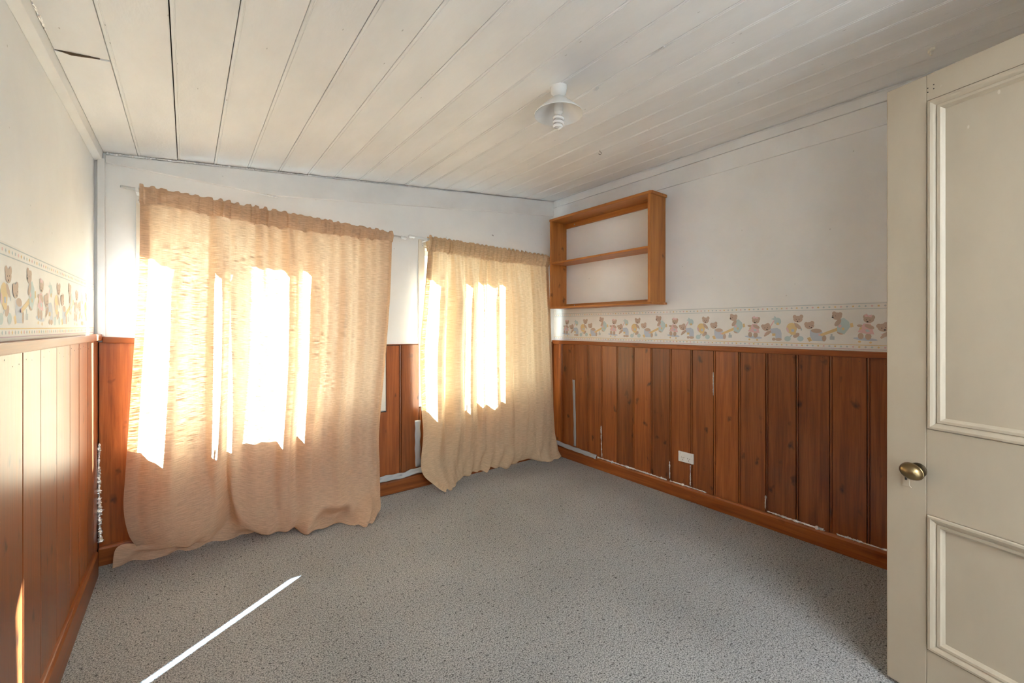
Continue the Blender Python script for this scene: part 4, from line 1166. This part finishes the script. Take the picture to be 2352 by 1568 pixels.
# ================================================================== FOIL STUFFED INTO GAPS
def foil(label, pts, w0, w1, ndir, seed, sag=0.0, rough=1.0):
    """crumpled roll of foil along a gap: a lumpy tube with creased facets"""
    r = np.random.default_rng(seed)
    P = np.array(pts, float)
    L = np.r_[0, np.cumsum(np.linalg.norm(np.diff(P, axis=0), axis=1))]
    n = max(6, int(L[-1] / 0.0045)); u = np.linspace(0, L[-1], n)
    C = np.stack([np.interp(u, L, P[:, k]) for k in range(3)], 1)
    org = P[0]
    nd = np.array(ndir, float); nd /= np.linalg.norm(nd)
    vs = []; fs = []; ns = 7
    for i in range(n):
        t = C[min(i + 1, n - 1)] - C[max(i - 1, 0)]; t /= np.linalg.norm(t)
        s = np.cross(t, nd)
        wid = (w0 + (w1 - w0) * i / (n - 1)) * (0.85 + 0.18 * math.sin(i * .55 + seed) + 0.2 * math.sin(i * .17 + 2 * seed)) * r.uniform(.6, 1.2) * (0.25 if i in (0, n - 1) else 1)
        for k in range(ns):
            a = 2 * math.pi * k / ns + r.uniform(-.35, .35)
            rr = wid * .5 * r.uniform(.5, 1.2) * rough
            vs.append(C[i] - org + s * rr * math.cos(a) + nd * (rr * .75 * math.sin(a) + wid * .1) + t * r.uniform(-.003, .003))
    for i in range(n - 1):
        for k in range(ns):
            j = (k + 1) % ns
            fs.append((i * ns + k, i * ns + j, (i + 1) * ns + j, (i + 1) * ns + k))
    fs.append(tuple(range(ns))[::-1]); fs.append(tuple((n - 1) * ns + k for k in range(ns)))
    o = MB().add([tuple(v) for v in vs], fs).build('foil_strip', FOIL)
    o.location = org
    return tag(o, label, 'foil', 'crumpled foil pushed into gaps')
xq = XR - 0.003 - BT - 0.004
N_R = (-1, 0, 0.3)
foil('crumpled foil along the right baseboard between the tape and the power outlet', [(xq, 2.47, .101), (xq, 2.30, .099), (xq, 2.05, .098), (xq, 1.80, .097)], .018, .016, N_R, 1)
foil('crumpled foil along the right baseboard under the power outlet', [(xq, 1.775, .097), (xq, 1.65, .097), (xq, 1.50, .095)], .016, .012, N_R, 2)
foil('thin upright foil sliver in the board joint beside the tall tape strip', [(xq + .002, 2.430, .378), (xq + .002, 2.428, .24), (xq + .002, 2.420, .112)], .012, .009, (-1, 0, 0), 3)
foil('short upright foil sliver in the board joint left of the power outlet', [(xq + .002, 1.778, .238), (xq + .002, 1.778, .110)], .010, .012, (-1, 0, 0), 4)
foil('short upright foil sliver in the board joint below the power outlet', [(xq + .002, 1.616, .255), (xq + .002, 1.616, .108)], .008, .010, (-1, 0, 0), 5)
foil('foil sliver halfway up the right wainscot, above the power outlet', [(xq + .003, 1.452, .922), (xq + .003, 1.452, .765)], .007, .006, (-1, 0, 0), 6)
foil('foil sliver rising from the right baseboard midway to the door', [(xq + .002, 1.124, .192), (xq + .002, 1.126, .108)], .009, .010, (-1, 0, 0), 7)
foil('thick crumpled foil along the right baseboard midway to the door', [(xq, 1.115, .101), (xq, 1.0, .097), (xq, .82, .095)], .013, .021, N_R, 8)
foil('crumpled foil along the right baseboard next to the open door', [(xq, .765, .096), (xq, .65, .095), (xq, .50, .094)], .014, .012, N_R, 9)
foil('tall ragged foil filling the corner between left wall and window wall', [(XL + .021, YB - .022, .630), (XL + .019, YB - .022, .50), (XL + .020, YB - .023, .36), (XL + .021, YB - .024, .26), (XL + .026, YB - .030, .122)], .012, .030, (.6, -1, 0), 10)
yq = YB - .012
for k, (xa, xb_, wd) in enumerate(((-.335, .05, .017), (.052, .60, .014), (.602, 1.5, .011), (1.502, 2.60, .008))):
    nm = ('left end of the foil bead between ceiling and window wall, over the apricot curtain rod', 'second length of the foil bead between ceiling and window wall, over the apricot curtain',
          'third length of the ceiling foil bead, above the gap between the curtains', 'thin right end of the foil bead between ceiling and window wall, above the sand curtain')[k]
    foil(nm, [(xa, yq - .004, ceil_z(xa) - .007), ((xa + xb_) / 2, yq - .005, ceil_z((xa + xb_) / 2) - .007), (xb_, yq - .004, ceil_z(xb_) - .007)], wd, wd * .85, (0, -1, -.2), 20 + k)
foil('foil sliver under the frieze board where its two lengths meet', [(.30, YB - .012, 2.052), (.40, YB - .016, 2.047), (.462, YB - .018, 2.046)], .005, .013, (0, -1, 0), 30)
foil('torn foil along the ceiling edge above the left wall', [(XL + .037, 1.60, ceil_z(XL + .04) + .002), (XL + .037, 1.80, ceil_z(XL + .04) + .002), (XL + .037, 1.955, ceil_z(XL + .04) + .002)], .013, .008, (.3, 0, -1), 31)
foil('tiny foil scrap on the ceiling just right of the lamp', [(1.470, 1.285, ceil_z(1.47) - .002), (1.478, 1.300, ceil_z(1.478) - .004), (1.486, 1.322, ceil_z(1.486) - .002)], .014, .010, (0, 0, -1), 32)
foil('narrow foil scrap in a ceiling joint nearer the door than the lamp', [(1.466, .94, ceil_z(1.466) - .001), (1.468, 1.01, ceil_z(1.468) - .001)], .012, .010, (0, 0, -1), 33)

# ================================================================== HOOKS AND NAILS
hz_ = ceil_z(2.138)
pts = [(0, 0, .004), (0, 0, -.010)]
for k in range(13):
    a = math.pi / 2 - k / 12 * math.radians(250)
    pts.append((.009 * math.cos(a) * math.cos(YAW) , -.009 * math.cos(a) * math.sin(YAW), -.019 + .009 * math.sin(a)))
m = MB(); m.tube(pts, .0014, 8)
o = m.build('cup_hook', BLACK, smooth=True); o.location = (2.138, 1.851, hz_)
tag(o, 'small dark cup hook screwed into the ceiling boards', 'hook')
m = MB(); m.tube([(0, 0.004, 0), (0, -.010, 0), (0, -.016, -.002), (0, -.018, -.010)], .0018, 8)
o = m.build('wall_nail', BLACK, smooth=True); o.location = (2.11, YB, 2.027)
tag(o, 'dark nail in the white wall above the sand curtain', 'nail')
cz = ceil_z(2.532)
o = MB().box(-.017, .017, -.007, .007, -.012, .004).box(-.005, .005, -.005, .005, -.028, -.012).build('ceiling_clip', SASH, bevel=0.002)
o.location = (2.532, .352, cz); o.rotation_euler = (0, 0, .5); tag(o, 'small cream block clip on the ceiling above the door', 'clip')
